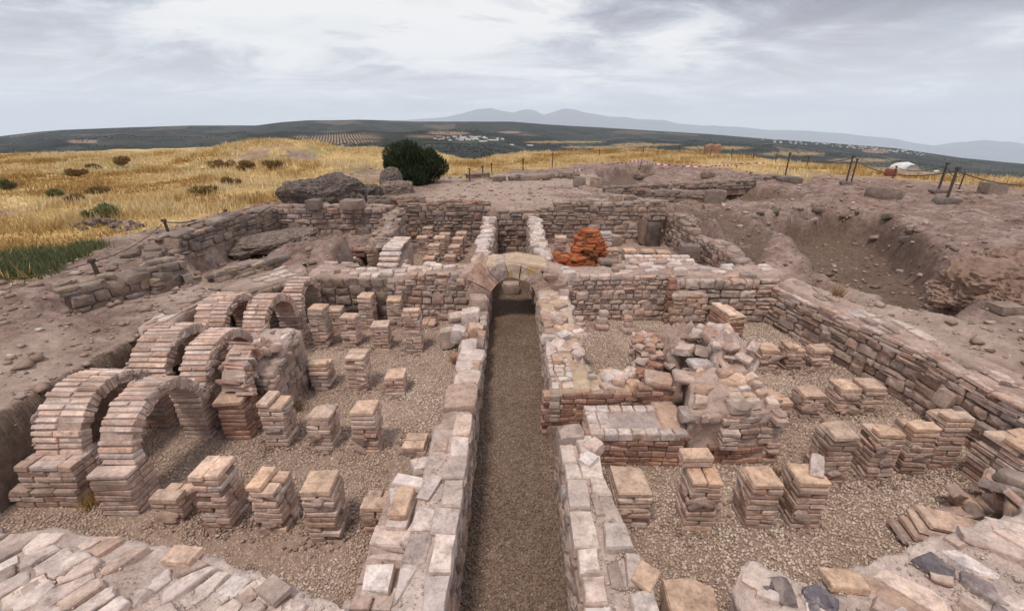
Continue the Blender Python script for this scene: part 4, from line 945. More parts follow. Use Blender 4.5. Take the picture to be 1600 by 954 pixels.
for k, m_ in ((0, M_BRICK), (1, M_CAP)): obj('brick', bricks(m_), (1.76, 3.38, .635+.06*k), (0, 0, .03), (.29, .15, .055), p_, shade(1, 1.1))
p_ = RPT['square pillar carrying a loose pale stone, right of the front three']
obj('stone', stones(M_SLAB, 4), (2.93, 3.36, .59), (.05, 0, 1.0), (.30, .12, .06), p_, shade(1.1, 1.2))
pillar('brick pier bonded to the outer side of the near right corridor wall', 1.16, 3.36, .42, 'tile', w=.34, d=.40)
pillar('leaning stack of long bricks near the back wall of the right room', 3.95, 7.45, .55, 'half', w=.34, d=.62, rot=.12, name='brick_stack', mat=M_REDBRICK, tone=(1, 1.35))
pillar('low slab-topped brick stub beside the leaning stack', 3.42, 7.15, .20, 'tile', w=.32, d=.62, rot=.12, name='brick_stub', mat=M_REDBRICK)
for lb, (bx, by, h_) in {'little two-stone stub against the back wall, nearest the corridor': (1.28, 7.72, .22), 'white knobbly stub against the back wall, second from the corridor': (1.72, 7.75, .34), 'stepped stub against the back wall, third from the corridor': (2.20, 7.65, .26)}.items():
    t = thing('stone_stub', lb, 'pillar', (bx, by, 0), 'stubs along the back wall')
    for k in range(3): obj('stone', stones(random.choice([M_SLAB, M_STONE]), 4), (bx+U(-.04, .04), by-.05*(2-k)+.05, h_*(k+.5)/3), (U(-.1, .1), U(-.1, .1), U(-.3, .3)), (.26-.05*k, .24-.04*k, h_/3*1.08), t, shade(.95, 1.15))
t = pillar('big rough-faced pier with a yellowish top at the right edge of the room', 5.22, 3.66, .70, 'half', w=.46, d=.46, mat=M_BRICK)
face(t, (5.10, 3.42), (5.5, 3.42), .05, .60, M_GREYSTONE, 1, (.14, .22), (.24, .4), .14, .03)
t = thing('brick_stub', 'tilted low stub of long broken bricks near the right front wall', 'pillar', (3.95, 3.0, 0), 'low stubs')
for k in range(4):
    for j in range(2): obj('brick', bricks(M_CAP if k == 3 else M_BRICK), (3.78+.07*k+.30*j, 3.05+U(-.02, .02)-.06*j, .05+.055*k-.05*j), (.05, .16, -.18+U(-.05, .05)), (.34-.05*j*(k > 2), .26, .05), t, shade(.85, 1.1))
t = thing('rubble_heap', 'heap of tilted bricks and stones in the right front corner', 'rubble', (4.7, 3.15, 0))
for k in range(30): obj('stone', random.choice([stones(M_STONE), bricks(M_CAP), bricks(M_BRICK), bricks(M_BRICK)]), (4.35+U(0, .85), 2.95+U(0, .45), .06+.45*random.random()*random.random()+(.012*k if k > 20 else 0)), (U(-.5, .5), U(-.5, .5), U(0, 3)), (U(.16, .32), U(.12, .2), U(.05, .10)), t, shade(.8, 1.1))
t = thing('tan_slab', 'large tan slab lying in the gap between corridor wall and right front wall', 'slab', (1.34, 2.2, 0))
me, cc = slab_mesh([(1.12, 1.95), (1.50, 2.02), (1.56, 2.34), (1.42, 2.42), (1.16, 2.40)], .06, M_CAP, .01); obj('slab', me, (cc[0], cc[1], .27), (.03, .04, 0), parent=t, color=(.95, .95, .95))
core(t, R4(1.17, 1.48, 1.98, 2.34), -.1, .25, M_MORTAR, 'footing', res=.07)

# ---------------- front walls
t = thing('rubble_wall', 'broad front wall at the lower left, its top of pale broken slabs in mortar', 'wall', (-2.6, 1.9, 0))
fb = [(-5.4, 2.75), (-4.6, 2.60), (-3.96, 2.50), (-3.3, 2.50), (-2.5, 2.40), (-2.1, 2.32), (-1.74, 2.22), (-1.4, 2.08), (-1.06, 1.94)]
obj('mortar_core', plan_mesh(fb, [(-5.4, 1.0), (-1.02, 1.0)], -.1, lambda x, y: .66+.06*math.sin(x*2.1+y), M_PALEMORTAR, res=.04, rough=.04, freq=4.5, fine=.012), parent=t)
slabs(t, [(-4.4, 2.52), (-3.3, 2.46), (-2.5, 2.36), (-1.74, 2.18), (-1.08, 1.90), (-1.05, 1.25), (-4.4, 1.25)], 120, lambda x, y: .668+.06*math.sin(x*2.1+y), [M_SLAB, M_SLAB, M_SLAB, M_STONE], 1.8, .95, .74, (.008, .04), .06, tone=(.92, 1.15), inset=(.002, .03))
for k in range(36): x_, y_ = U(-4.3, -1.1), U(1.3, 2.2); obj('stone', stones(random.choice([M_SLAB, M_SLAB, M_STONE])), (x_, min(y_, 2.36+.14*(-x_-2.5) if x_ < -2.5 else 2.3+.3*(x_+2.5)*-1), .66+.06*math.sin(x_*2.1+y_)), (U(-.4, .4), U(-.4, .4), U(0, 3)), (U(.06, .16), U(.05, .12), U(.05, .09)), t, shade(.95, 1.15))
for (bx, by, lx, ly, a, m_) in [(-2.42, 2.32, .24, .14, -.1, M_CAP), (-3.1, 2.42, .28, .1, .05, M_CAP), (-3.62, 2.42, .2, .12, .5, M_SLAB), (-3.45, 2.40, .18, .12, .6, M_SLAB), (-1.62, 2.06, .2, .14, -.5, M_STONE), (-4.0, 2.44, .2, .14, .9, M_GREYSTONE), (-4.3, 2.48, .3, .2, .3, M_GREYSTONE)]:
    obj('slab', bricks(m_), (bx, by, .68), (U(-.1, .1), U(-.1, .1), a), (lx, ly, .055), t, shade(1, 1.1))
t = thing('rubble_wall', 'broad front wall at the lower right, pale mortar with dark slate slabs', 'wall', (3, 1.9, 0))
rb = [(1.50, 2.02), (1.62, 2.18), (1.76, 2.28), (1.92, 2.16), (2.1, 2.10), (2.3, 2.22), (2.6, 2.30), (3.07, 2.44), (3.5, 2.55), (4.1, 2.68), (4.6, 3.0), (5.2, 3.25), (5.9, 3.3)]
obj('mortar_core', plan_mesh(rb, [(1.45, 1.0), (5.9, 1.0)], -.1, lambda x, y: .66+.05*math.sin(x*2.7+y*1.7), M_PALEMORTAR, res=.04, rough=.04, freq=4.5, fine=.012), parent=t)
slabs(t, [(1.95, 2.06), (2.6, 2.22), (3.07, 2.36), (4.1, 2.6), (4.6, 2.85), (4.6, 1.25), (1.6, 1.25)], 66, lambda x, y: .676+.05*math.sin(x*2.7+y*1.7), [M_SLATE, M_SLATE, M_SLAB, M_SLAB, M_STONE], 1.7, -.75, .74, (.008, .04), .07, tone=(.9, 1.2), inset=(.002, .04))
for k in range(46): x_ = U(1.65, 5.0); y_ = U(1.3, float(np.interp(x_, [p[0] for p in rb], [p[1] for p in rb]))-.06); obj('stone', stones(random.choice([M_SLAB, M_SLAB, M_STONE, M_SLATE])), (x_, y_, .665+.05*math.sin(x_*2.7+y_*1.7)), (U(-.4, .4), U(-.4, .4), U(0, 3)), (U(.08, .22), U(.06, .15), U(.05, .10)), t, shade(.95, 1.15))
for (bx, by, lx, ly, a, m_) in [(2.30, 2.12, .26, .16, -.1, M_CAP), (4.5, 2.76, .3, .16, -.5, M_SLAB), (4.3, 2.58, .26, .2, .2, M_CAP), (2.0, 1.95, .2, .12, -.9, M_SLAB), (3.9, 2.52, .3, .18, -.4, M_SLAB)]:
    obj('slab', bricks(m_), (bx, by, .69), (U(-.1, .1), U(-.1, .1), a), (lx, ly, .06), t, shade(1, 1.1))

# ---------------- stone arch over the corridor
t = thing('stone_arch', 'round stone arch over the corridor, grey voussoirs under ochre lichen', 'arch', (.03, 8.4, 0))
def wedge(a0, a1, r0, r1, y0, y1, mat, xc=.03, zs=.46):
    m = 3; vs = []; ro = [r1*U(.95, 1.04) for _ in range(2)]
    ys = [y0, y0+(y1-y0)*.5, y1]
    for yy in ys:
        for k in range(m+1):
            a = a0+(a1-a0)*k/m
            for q, rr in ((0, r0), (1, (r0+r1)/2), (2, ro[0]*(1-k/m)+ro[1]*k/m)):
                p = Vector((xc-math.cos(a)*rr, yy, zs+math.sin(a)*rr)); vs.append(p+mnoise.noise_vector(p*4)*.05+mnoise.noise_vector(p*14)*.018)
    S = (m+1)*3; fs = []
    for k in range(m):
        for q in range(2):
            b = k*3+q; fs.append([b, b+3, b+4, b+1]); b += 2*S; fs.append([b, b+1, b+4, b+3])
    for s in range(2):
        for k in range(m):
            b = s*S+k*3; fs.append([b, b+S, b+S+3, b+3]); b += 2; fs.append([b, b+3, b+S+3, b+S])
        for q in range(2):
            b = s*S+q; fs.append([b, b+1, b+S+1, b+S]); b += m*3; fs.append([b, b+S, b+S+1, b+1])
    return mesh_np('voussoir', vs, fs, mat, False)
angs = [0.0, .42, .90, 1.34, 1.80, 2.24, 2.72, math.pi]; r1s = [.92, .98, .80, .73, .72, .76, .78]
for k in range(7): obj('voussoir', wedge(angs[k]+.012, angs[k+1]-.012, .46, r1s[k], 8.06+U(-.02, .02), 8.72, [M_STONE, M_STONE, M_STONE, M_OCHRE, M_OCHRE, M_STONE, M_STONE][k]), parent=t, color=shade(1.0, 1.2))
core(t, [(-.55, 8.16), (.70, 8.16), (.72, 8.85), (-.58, 8.85)], 1.02, lambda x, y: 1.20-.16*abs(x-.04)**1.5, M_OCHREMORTAR, 'lichen_cap', res=.06, rough=.03)
core(t, [(-1.05, 8.14), (-.50, 8.14), (-.50, 8.8), (-1.05, 8.8)], .4, lambda x, y: .92+.24*(x+1.05)/.55, M_MORTAR, 'haunch', res=.07, rough=.03)
core(t, [(.62, 8.09), (1.12, 8.09), (1.12, 8.8), (.62, 8.8)], .3, lambda x, y: 1.12-.20*(x-.62)/.5, M_MORTAR, 'haunch', res=.06, rough=.04)
for k in range(9): obj('stone', stones(M_STONE), (U(.72, 1.1), 8.10, U(.3, 1.0)), (U(-.2, .2), U(-.2, .2), U(-.2, .2)), (U(.14, .26), .16, U(.1, .18)), t, shade(.95, 1.1))
core(t, [(-.95, 8.2), (-.5, 8.2), (-.5, 8.7), (-.95, 8.7)], -.1, .5, M_MORTAR, 'jamb_core', res=.1); core(t, [(.56, 8.2), (1.0, 8.2), (1.0, 8.7), (.56, 8.7)], -.1, .5, M_MORTAR, 'jamb_core', res=.1)
face(t, (-.98, 8.12), (-.44, 8.12), 0, .46, M_STONE, 1, (.12, .2), (.2, .34), .16, .02); face(t, (.50, 8.12), (1.04, 8.12), 0, .46, M_STONE, 1, (.12, .2), (.2, .34), .16, .02)
face(t, (-.44, 8.1), (-.44, 8.75), 0, .46, M_STONE, 1, (.1, .16), (.16, .3), .14, .0); face(t, (.50, 8.75), (.50, 8.1), 0, .46, M_STONE, 1, (.1, .16), (.16, .3), .14, .0)
tag(obj('stone_block', stones(M_STONE, 6.0), (-.02, 9.75, .12), (0, 0, .05), (.40, .32, .24)), 'squared stone block lying on the corridor gravel under the arch', 'block')['kind'] = 'thing'

# ---------------- back walls of the two rooms
t = thing('rubble_wall', 'back wall of the left room, buff coursed stones left of the stone arch', 'wall', (-2.4, 8.4, 0))
core(t, R4(-3.95, -.95, 8.135, 8.82), -.1, lambda x, y: .92+.05*math.sin(x*3), M_MORTAR, res=.08, rough=.035)
face(t, (-2.45, 8.1), (-.88, 8.1), 0, .93, M_STONE, 1, (.09, .15), (.12, .34), .16, .03, tone=(.85, 1.1))
face(t, (-3.98, 8.1), (-2.45, 8.1), 0, .90, M_GREYSTONE, 1, (.13, .22), (.2, .42), .16, .03, tone=(.75, 1.1))
slabs(t, [(-3.9, 8.14), (-.9, 8.14), (-.9, 8.8), (-3.9, 8.8)], 44, lambda x, y: .93+.05*math.sin(x*3), [M_STONE, M_SLAB, M_SLAB], 1.4, .2, .6, (.02, .06), .08)
t = thing('rubble_wall', 'back wall of the right room, pinkish coursed stones right of the stone arch', 'wall', (3, 8.4, 0))
core(t, R4(1.0, 5.3, 8.135, 8.85), -.1, lambda x, y: .94+.05*math.sin(x*2.3+1), M_MORTAR, res=.08, rough=.04)
face(t, (.95, 8.1), (3.15, 8.1), 0, .95, M_STONE, 1, (.08, .14), (.11, .30), .16, .03, tone=(1.0, 1.3))
face(t, (3.15, 8.0), (5.15, 8.0), 0, .90, M_STONE, 1, (.11, .18), (.18, .40), .22, .03, tone=(.92, 1.2))
face(t, (3.15, 8.15), (3.15, 7.98), 0, .9, M_REDBRICK, -1, (.08, .12), (.1, .2), .16, .01, tone=(1.0, 1.3))
slabs(t, [(.95, 8.12), (5.2, 8.1), (5.25, 8.82), (.95, 8.82)], 60, lambda x, y: .95+.05*math.sin(x*2.3+1), [M_STONE, M_SLAB, M_SLAB], 1.5, .1, .62, (.02, .07), .09)
# small buttress in the back wall of the right room
t = thing('brick_buttress', 'reddish buttress standing out from the back wall of the right room', 'buttress', (3.3, 7.9, 0))
core(t, R4(3.14, 3.62, 7.78, 7.96), -.1, .70, M_MORTAR, res=.07); face(t, (3.1, 7.74), (3.66, 7.74), 0, .68, M_STONE, 1, (.09, .14), (.18, .36), .14, .02, warm=.05); face(t, (3.1, 8.0), (3.1, 7.74), 0, .68, M_STONE, 1, (.09, .14), (.12, .2), .14, .02, warm=.05)

# ---------------- long wall on the right
t = thing('rubble_wall', 'long rubble wall along the right side of the right room, rounded stone jutting out', 'wall', (5.5, 5.5, 0))
obj('mortar_core', plan_mesh([(5.10, 8.1), (5.34, 6.6), (5.56, 5.2), (5.58, 2.6)], [(5.62, 8.4), (5.95, 6.6), (6.2, 5.2), (6.25, 2.6)], -.1, lambda x, y: .80-.012*(6-y), M_MORTAR, res=.075, rough=.05), parent=t)
for a_, b_ in (((5.03, 8.0), (5.27, 6.6)), ((5.27, 6.6), (5.5, 5.2)), ((5.5, 5.2), (5.52, 2.7))):
    face(t, a_, b_, 0, .66, M_STONE, 1, (.10, .17), (.18, .42), .16, .04, tone=(.8, 1.1), warm=.02)
    face(t, a_, b_, .64, .78, M_BRICK, 1, (.045, .06), (.2, .4), .2, .02, kind='brick', name='brick', tone=(.85, 1.1), ragged=.02)
obj('stone', stones(M_STONE, 3.0), (5.47, 4.72, .44), (.1, .1, .3), (.20, .20, .22), t, (1.15, 1.08, 1.05))
slabs(t, [(5.2, 8.0), (5.5, 8.2), (5.9, 6.6), (6.15, 5.2), (6.2, 2.7), (5.62, 2.7), (5.6, 5.2), (5.4, 6.6)], 60, lambda x, y: .80-.012*(6-y), [M_STONE, M_STONE, M_SLAB], 2.2, 1.5, .5, (.012, .04), .06, tone=(.85, 1.05))

# ---------------- left side: earth bank is the ground; grey walls climbing behind it
t = thing('rubble_wall', 'grey flat-topped wall linking the arcades to the back wall', 'wall', (-4.6, 8, 0))
core(t, [(-5.25, 7.35), (-4.55, 7.18), (-3.98, 8.2), (-4.45, 9.0)], 0, lambda x, y: .97, M_MORTAR, res=.08, rough=.035, color=(.8, .8, .8))
face(t, (-4.50, 7.12), (-3.93, 8.15), 0, .93, M_GREYSTONE, 1, (.12, .18), (.18, .36), .16, .03); face(t, (-5.25, 7.3), (-4.5, 7.12), 0, .93, M_GREYSTONE, 1, (.12, .18), (.18, .36), .16, .03)
face(t, (-4.5, 9.0), (-5.4, 7.4), .6, .93, M_GREYSTONE, 1, (.12, .18), (.2, .4), .16, .03)
slabs(t, [(-5.2, 7.4), (-4.6, 7.25), (-4.05, 8.2), (-4.45, 8.9)], 18, lambda x, y: .975, [M_STONE, M_GREYSTONE, M_SLAB], 1.6, 1.0, .6, (.015, .04))
def low_wall(label, A, B, z0, z1, mat, wd=.45, ch=(.11, .19), sw=(.2, .45), both=True, top=True, name='rubble_wall', tone=(.8, 1.12), cap=None, coremat=None, keep=1.0):
    A = Vector(A); B = Vector(B); d = (B-A).normalized(); n = Vector((d.y, -d.x)); L = (B-A).length
    t = thing(name, label, 'wall', ((A.x+B.x)/2, (A.y+B.y)/2, z0))
    zf = z1 if callable(z1) else (lambda s: z1)
    zz = lambda x, y: zf(max(0, min(L, (Vector((x, y))-A).dot(d))))-.03
    a, b = A-n*.035, B-n*.035; c, e = B-n*wd, A-n*wd
    core(t, [(a.x, a.y), (b.x, b.y), (c.x, c.y), (e.x, e.y)], z0-.3, zz, coremat or M_DARKMORTAR, res=.10, rough=.04)
    face(t, A, B, z0-.05, zf, mat, 1, ch, sw, .18, .04, tone=tone, keep=keep, ragged=.06)
    if both: face(t, c+n*-.03, e+n*-.03, z0-.05, lambda s: zf(L-s), mat, 1, ch, sw, .18, .04, tone=tone, keep=keep)
    if top:
        k = int(L/.26)*2
        for i in range(k):
            p = A+d*(L*(i+.5)/k)-n*U(.12, wd-.08); obj('stone', stones(cap or mat, 4), (p.x, p.y, zz(p.x, p.y)+.03), (U(-.1, .1), U(-.1, .1), math.atan2(d.y, d.x)+U(-.3, .3)), (U(.22, .42), U(.2, .34), U(.07, .14)), t, shade(*tone))
    return t
low_wall('long grey outer wall running back between the dry field and the dug rooms', (-7.42, 9.1), (-7.02, 13.3), .42, lambda s: 1.38-.05*math.sin(s*2)-.30*(s < .5), M_GREYSTONE, .55, tone=(.8, 1.15))
low_wall('grey stepped wall end with jumbled blocks below the rope fence', (-6.75, 8.0), (-7.35, 9.15), .55, lambda s: 1.12+.14*s, M_GREYSTONE, .75)
low_wall('low wall of dark rounded boulders on the bank above the left-hand arcade', (-6.80, 6.35), (-6.05, 7.85), .86, lambda s: 1.26-.02*s+.05*math.sin(s*5), M_GREYSTONE, .6, ch=(.10, .18), sw=(.18, .40))
low_wall('jumbled grey wall climbing from the boulder wall to the stepped wall end', (-6.05, 7.85), (-6.75, 8.1), .60, lambda s: 1.14, M_GREYSTONE, .6)
low_wall('buff block wall at the back of the left side, under two dark stones', (-7.05, 13.3), (-3.85, 13.45), .38, lambda s: 1.36-.05*(s > 2.3), M_STONE, .6, ch=(.13, .2), sw=(.22, .5), both=False, tone=(.66, .98), coremat=M_DARKMORTAR)
low_wall('low ragged wall beside the buff block wall, stepping down towards the gravel', (-3.80, 13.5), (-3.72, 10.9), .0, lambda s: 1.22-.17*s, M_STONE, .5, both=True, tone=(.7, 1.0))
low_wall('long grey kerb wall along the floor behind the arcades', (-5.55, 7.9), (-4.75, 9.3), .50, lambda s: .99, M_GREYSTONE, .35)

# ---------------- room behind, left half
low_wall('reddish brick-topped back wall of the room behind, left of the corridor', (-3.7, 14.5), (-.75, 14.5), 0, lambda s: 1.28+.05*math.sin(s*4), M_STONE, .6, both=False, tone=(.62, .95), cap=M_REDBRICK)
low_wall('end wall closing the corridor behind the stone arch', (-.75, 13.45), (.80, 13.45), 0, lambda s: 1.20, M_STONE, .8, both=False, tone=(.72, 1.0), ch=(.12, .2))
low_wall('pale left cheek wall of the corridor behind the arch', (-.46, 8.85), (-.46, 13.4), 0, lambda s: .98-.05*math.sin(s*3)+.02*s, M_STONE, .34, tone=(.9, 1.1), cap=M_SLAB)
low_wall('pale right cheek wall of the corridor behind the arch', (.46, 13.4), (.46, 8.85), 0, lambda s: 1.06-.05*math.sin(s*3)-.02*s, M_STONE, .36, tone=(.9, 1.1), cap=M_SLAB)
B2 = [('short pillar behind the back wall, nearest the stepped buttress', 671, 401, .22), ('short pillar behind the back wall, nearest the corridor', 704, 398, .22), ('pillar in the second row behind the back wall, beside the buttress', 678, 381, .50), ('pillar in the second row behind the back wall, beside the corridor', 710, 383, .42),
      ('pillar in the third row behind the back wall, left', 687, 369, .55), ('pillar in the third row behind the back wall, right', 716, 371, .50), ('pillar in the last row behind the back wall, middle', 695, 364, .50), ('pillar in the last row behind the back wall, right', 721, 362, .50), ('weedy pillar in the third row behind the back wall, by the ragged wall', 660, 369, .5), ('tall pillar at the far corner behind the back wall', 668, 354, .62)]
for lb, a, b, h_ in B2:
    x_, y_ = G(a, b, h_); pillar(lb, x_, y_, h_, 'tile', w=.33, group='brick pillars of the room behind', ch=.075)
t = thing('stepped_buttress', 'white stepped buttress with a small arched hole, behind the left back wall', 'buttress', (-2.75, 9.9, 0))
core(t, R4(-3.0, -2.52, 9.3, 10.9), -.1, lambda x, y: .62+.30*(y-9.3)/1.6, M_MORTAR, res=.07, rough=.02)
for k in range(5): obj('slab', bricks(M_SLAB), (-2.78, 9.32+.17*k, .66+.085*k), (0, 0, U(-.03, .03)), (.46, .24, .06), t, shade(1.05, 1.2))
for k in range(3): obj('slab', bricks(M_SLAB), (-2.76, 10.25+.28*k, 1.02), (0, 0, U(-.03, .03)), (.44, .27, .05), t, shade(1.0, 1.15))
for k in range(12):
    a = math.pi*(k+.5)/12; obj('brick', bricks(M_BRICK), (-2.50, 9.95-math.cos(a)*.34, .30+math.sin(a)*.34), (-a, 0, 0), (.12, .16, .07), t, shade())
obj('hole_shade_panel', mesh_np('hole', [(-2.485, 9.95-math.cos(math.pi*k/10)*.26, .30+math.sin(math.pi*k/10)*.26) for k in range(11)]+[(-2.485, 10.21, .0), (-2.485, 9.69, .0)]+[(-2.53, 9.95-math.cos(math.pi*k/10)*.26, .30+math.sin(math.pi*k/10)*.26) for k in range(11)]+[(-2.53, 10.21, .0), (-2.53, 9.69, .0)], [list(range(13))]+[[k, (k+1) % 13, 13+(k+1) % 13, 13+k] for k in range(13)], plain('hole_shade', (.035, .028, .025))), parent=t)  # dark panel in place of an opening; the hole's shade is its colour
# left annex: blocks and a fallen slab of concrete
t = thing('concrete_slab', 'big tilted slab of rough concrete lying against the grey outer wall', 'slab', (-6.45, 11.4, .46))
obj('slab_body', lump_mesh('slab', (.95, .55, .20), M_CONCRETE, 5, .14, 1.6, 3, None, .08), (-6.35, 11.5, .78), (.12, -.10, .35), parent=t, color=(1.4, 1.33, 1.27)); obj('prop_stone', stones(M_REDBRICK, 4), (-5.7, 11.4, .58), (0, 0, .2), (.3, .25, .22), t); obj('prop_stone', stones(M_GREYSTONE, 4), (-6.9, 11.0, .62), (0, 0, .2), (.45, .3, .3), t)
def stone_block(label, px, py, w, h, d=None, mat=None, z=None, power=6.0, rot=None, group=None, name='stone_block', col=None):
    if z is None: x_, y_, z = on_ground(px, py)
    else: x_, y_ = G(px, py, z)
    d = d or w*.8
    return tag(obj(name, stones(mat or M_GREYSTONE, power), (x_, y_+d*.4, z+h*.42), (U(-.05, .05), U(-.05, .05), U(-.25, .25) if rot is None else rot), (w, d, h), color=col), label, 'block', group)
stone_block('dark cubic block on the pinkish floor behind the arcades', 508, 392, .46, .34, z=.46)
stone_block('dark squared stone on top of the buff block wall, right', 548, 327, .66, .28, z=1.33)
stone_block('dark squared stone on top of the buff block wall, left', 489, 327, .44, .30, z=1.33)
t = thing('brick_remnant', 'dark red remnant of burnt brickwork beside the kerb of white slabs', 'brickwork', (-4.15, 11.4, .46))
for k in range(14): obj('brick', bricks(M_REDBRICK), (-4.2+U(-.4, .4), 11.35+U(-.25, .35), .50+U(0, .2)), (U(-.1, .1), U(-.1, .1), U(-.2, .2)), (.32, .22, .09), t, shade(.7, 1.0))
t = thing('white_kerb', 'row of white slabs in the floor behind the left back wall', 'kerb', (-4.5, 10.6, .46))
for k in range(5): obj('slab', bricks(M_SLAB), (-4.95+.22*k, 10.48+.06*k, .52), (0, 0, U(-.04, .04)), (.24, .30, .06), t, shade(1.1, 1.25))

# ---------------- room behind, right half
low_wall('buff coursed back wall of the room behind, right of the corridor', (.95, 14.5), (5.0, 14.5), 0, lambda s: 1.30-.04*math.sin(s*3)-.15*(s < .5), M_STONE, .6, both=False, tone=(.72, 1.0), ch=(.13, .2), sw=(.25, .5))
low_wall('reddish rubble side wall of the room behind, under the hollow', (5.1, 14.4), (5.05, 8.9), 0, lambda s: .95-.04*s+.1*math.sin(s*2), M_STONE, .6, both=False, tone=(.72, 1.0), ch=(.1, .16), sw=(.16, .34))
t = thing('dark_doorway', 'dark doorway recess, shade painted on a solid block, with a heavy stone jamb in the far corner', 'doorway', (4.55, 14.2, 0))
core(t, R4(4.35, 4.80, 14.05, 14.45), -.1, .72, plain('recess_shade', (.13, .10, .085), .95, .5, 6, .6), 'shade_block', res=.12, rough=.02); obj('jamb', stones(M_GREYSTONE, 7), (4.27, 14.3, .42), (0, 0, .05), (.2, .3, .84), t, (.9, .85, .8))  # solid block before the wall, coloured dark as the shade of a recess
t = thing('burnt_clay_mass', 'bright orange lump of burnt clay brickwork behind the right back wall', 'brickwork', (1.6, 10, 0))
obj('lump', lump_mesh('lump', (.34, .30, .50), M_ORANGE, 4, .13, 1.8, 5, None, .12), (1.82, 10.3, .80), parent=t, color=(.7, .65, .6)); obj('lump', lump_mesh('lump', (.42, .36, .26), M_ORANGE, 4, .16, 1.8, 8, None, .1), (1.25, 9.8, .62), parent=t, color=(.7, .65, .6)); obj('lump', lump_mesh('lump', (.42, .3, .40), M_ORANGE, 4, .16, 1.8, 12, None, .1), (1.55, 9.5, .40), parent=t, color=(.5, .5, .5))
for k in range(14):
    zz = .42+.07*k; rx = (.46 if k < 9 else .46-.06*(k-8))*U(.88, 1.05); cx_ = 1.82+U(-.04, .04); m_ = 8
    for q in range(m_):
        a = math.tau*(q+U(-.2, .2))/m_
        if random.random() < .1: continue
        obj('brick', bricks(M_ORANGE), (cx_+math.cos(a)*rx*.82, 10.3+math.sin(a)*rx*.72, zz+U(-.01, .01)), (U(-.08, .08), U(-.08, .08), a+1.57+U(-.3, .3)), (U(.16, .28), U(.14, .2), .062), t, shade(.75, 1.2))
for k in range(26): obj('brick', bricks(M_ORANGE), (1.2+U(-.4, .4), 9.75+U(-.3, .3), .82+U(-.14, .06)), (U(-.3, .3), U(-.3, .3), U(0, 3)), (U(.14, .26), U(.12, .18), .06), t, shade(.75, 1.15))
for k in range(3): obj('brick', bricks(M_REDBRICK), (1.95+.16*k, 9.42, .70), (0, 0, U(-.1, .1)), (.15, .2, .12), t, shade(.9, 1.1))
obj('lintel', stones(M_GREYSTONE, 5), (2.12, 9.4, .84), (0, 0, .02), (.42, .3, .12), t); obj('jamb', stones(M_STONE, 5), (1.95, 9.35, .62), (0, 0, 0), (.12, .2, .34), t); obj('jamb', stones(M_STONE, 5), (2.32, 9.35, .62), (0, 0, 0), (.12, .2, .34), t)
t = thing('white_parapet', 'low parapet of white lime-washed bricks on the right back wall', 'parapet', (3, 9.0, .5))
for k in range(3):
    for j in range(7): obj('brick', bricks(M_SLAB), (2.52+.20*j+.08*(k % 2), 9.02+.1*k, .90+.055*k), (0, 0, U(-.06, .06)), (.19, .13, .055), t, shade(1.05, 1.3) if random.random() < .75 else (1.0, .85, .8))
core(t, R4(2.40, 4.0, 8.9, 9.4), .3, .87, M_PALEMORTAR, 'footing', res=.1, rough=.02)
for lb, a, b, w_ in (('tan-topped stub behind the white parapet, nearest the orange mass', 956, 388, .34), ('tan-topped stub behind the white parapet, second', 984, 389, .34), ('tan-topped stub behind the white parapet, third', 1011, 390, .34), ('tan-topped stub behind the white parapet, last, near the reddish side wall', 1037, 392, .34)):
    x_, y_ = G(a, b, .45); pillar(lb, x_, y_, .45, 'tile', w=w_, group='brick pillars of the room behind', ch=.075)
x_, y_ = G(876, 366, .75); pillar('pale brick pillar left of the orange burnt mass', x_, y_, .70, 'tile', w=.34, group='brick pillars of the room behind', ch=.075)
x_, y_ = G(947, 360, .75); pillar('white brick pillar right of the orange burnt mass', x_, y_, .70, 'tile', w=.34, mat=M_SLAB, cap=M_SLAB, group='brick pillars of the room behind', ch=.075)
stone_block('long rounded grey stone right of the orange burnt mass', 957, 385, .62, .36, .3, z=.25, power=3.5, col=(1.4, 1.4, 1.4))
stone_block('dark hollowed stone at the foot of the reddish side wall', 1078, 405, .5, .4, z=.4)

# ---------------- masonry lumps and blocks behind, along the edge of the field
def lump(label, px, py, r, mat, seed, name='concrete_lump', rot=0, col=None, rough=.2, sink=.1):
    x_, y_, z_ = on_ground(px, py); return tag(obj(name, lump_mesh(name, r, mat, 5, rough, 1.3, seed, -r[2]*.75, .09), (x_, y_, z_+r[2]*(1-.25)-sink), (0, 0, rot), color=col), label, 'masonry')
lump('left lump of grey pebbly Roman concrete at the edge of the dry field', 480, 316, (.72, .5, .46), M_CONCRETE, 21)
lump('larger right lump of grey pebbly Roman concrete with a rounded top', 530, 316, (.95, .5, .56), M_CONCRETE, 22)
lump('low tail of the grey concrete mass beside the upright stump', 574, 312, (.5, .4, .36), M_CONCRETE, 23)
lump('upright squared stump of grey concrete in front of the dark conifer', 613, 298, (.42, .36, .56), M_CONCRETE, 24, name='concrete_stump', col=(1.2, 1.2, 1.2), rough=.08)
lump('leaning pale slab of concrete against the upright stump', 620, 303, (.66, .34, .34), M_CONCRETE, 25, name='concrete_slab', rot=.5, col=(1.6, 1.5, 1.45), rough=.14)
low_wall('tumbled low wall behind the buff block wall, near the concrete lumps', on_ground(575, 322)[:2], on_ground(660, 318)[:2], 1.1, lambda s: 1.38, M_GREYSTONE, .6, both=False)
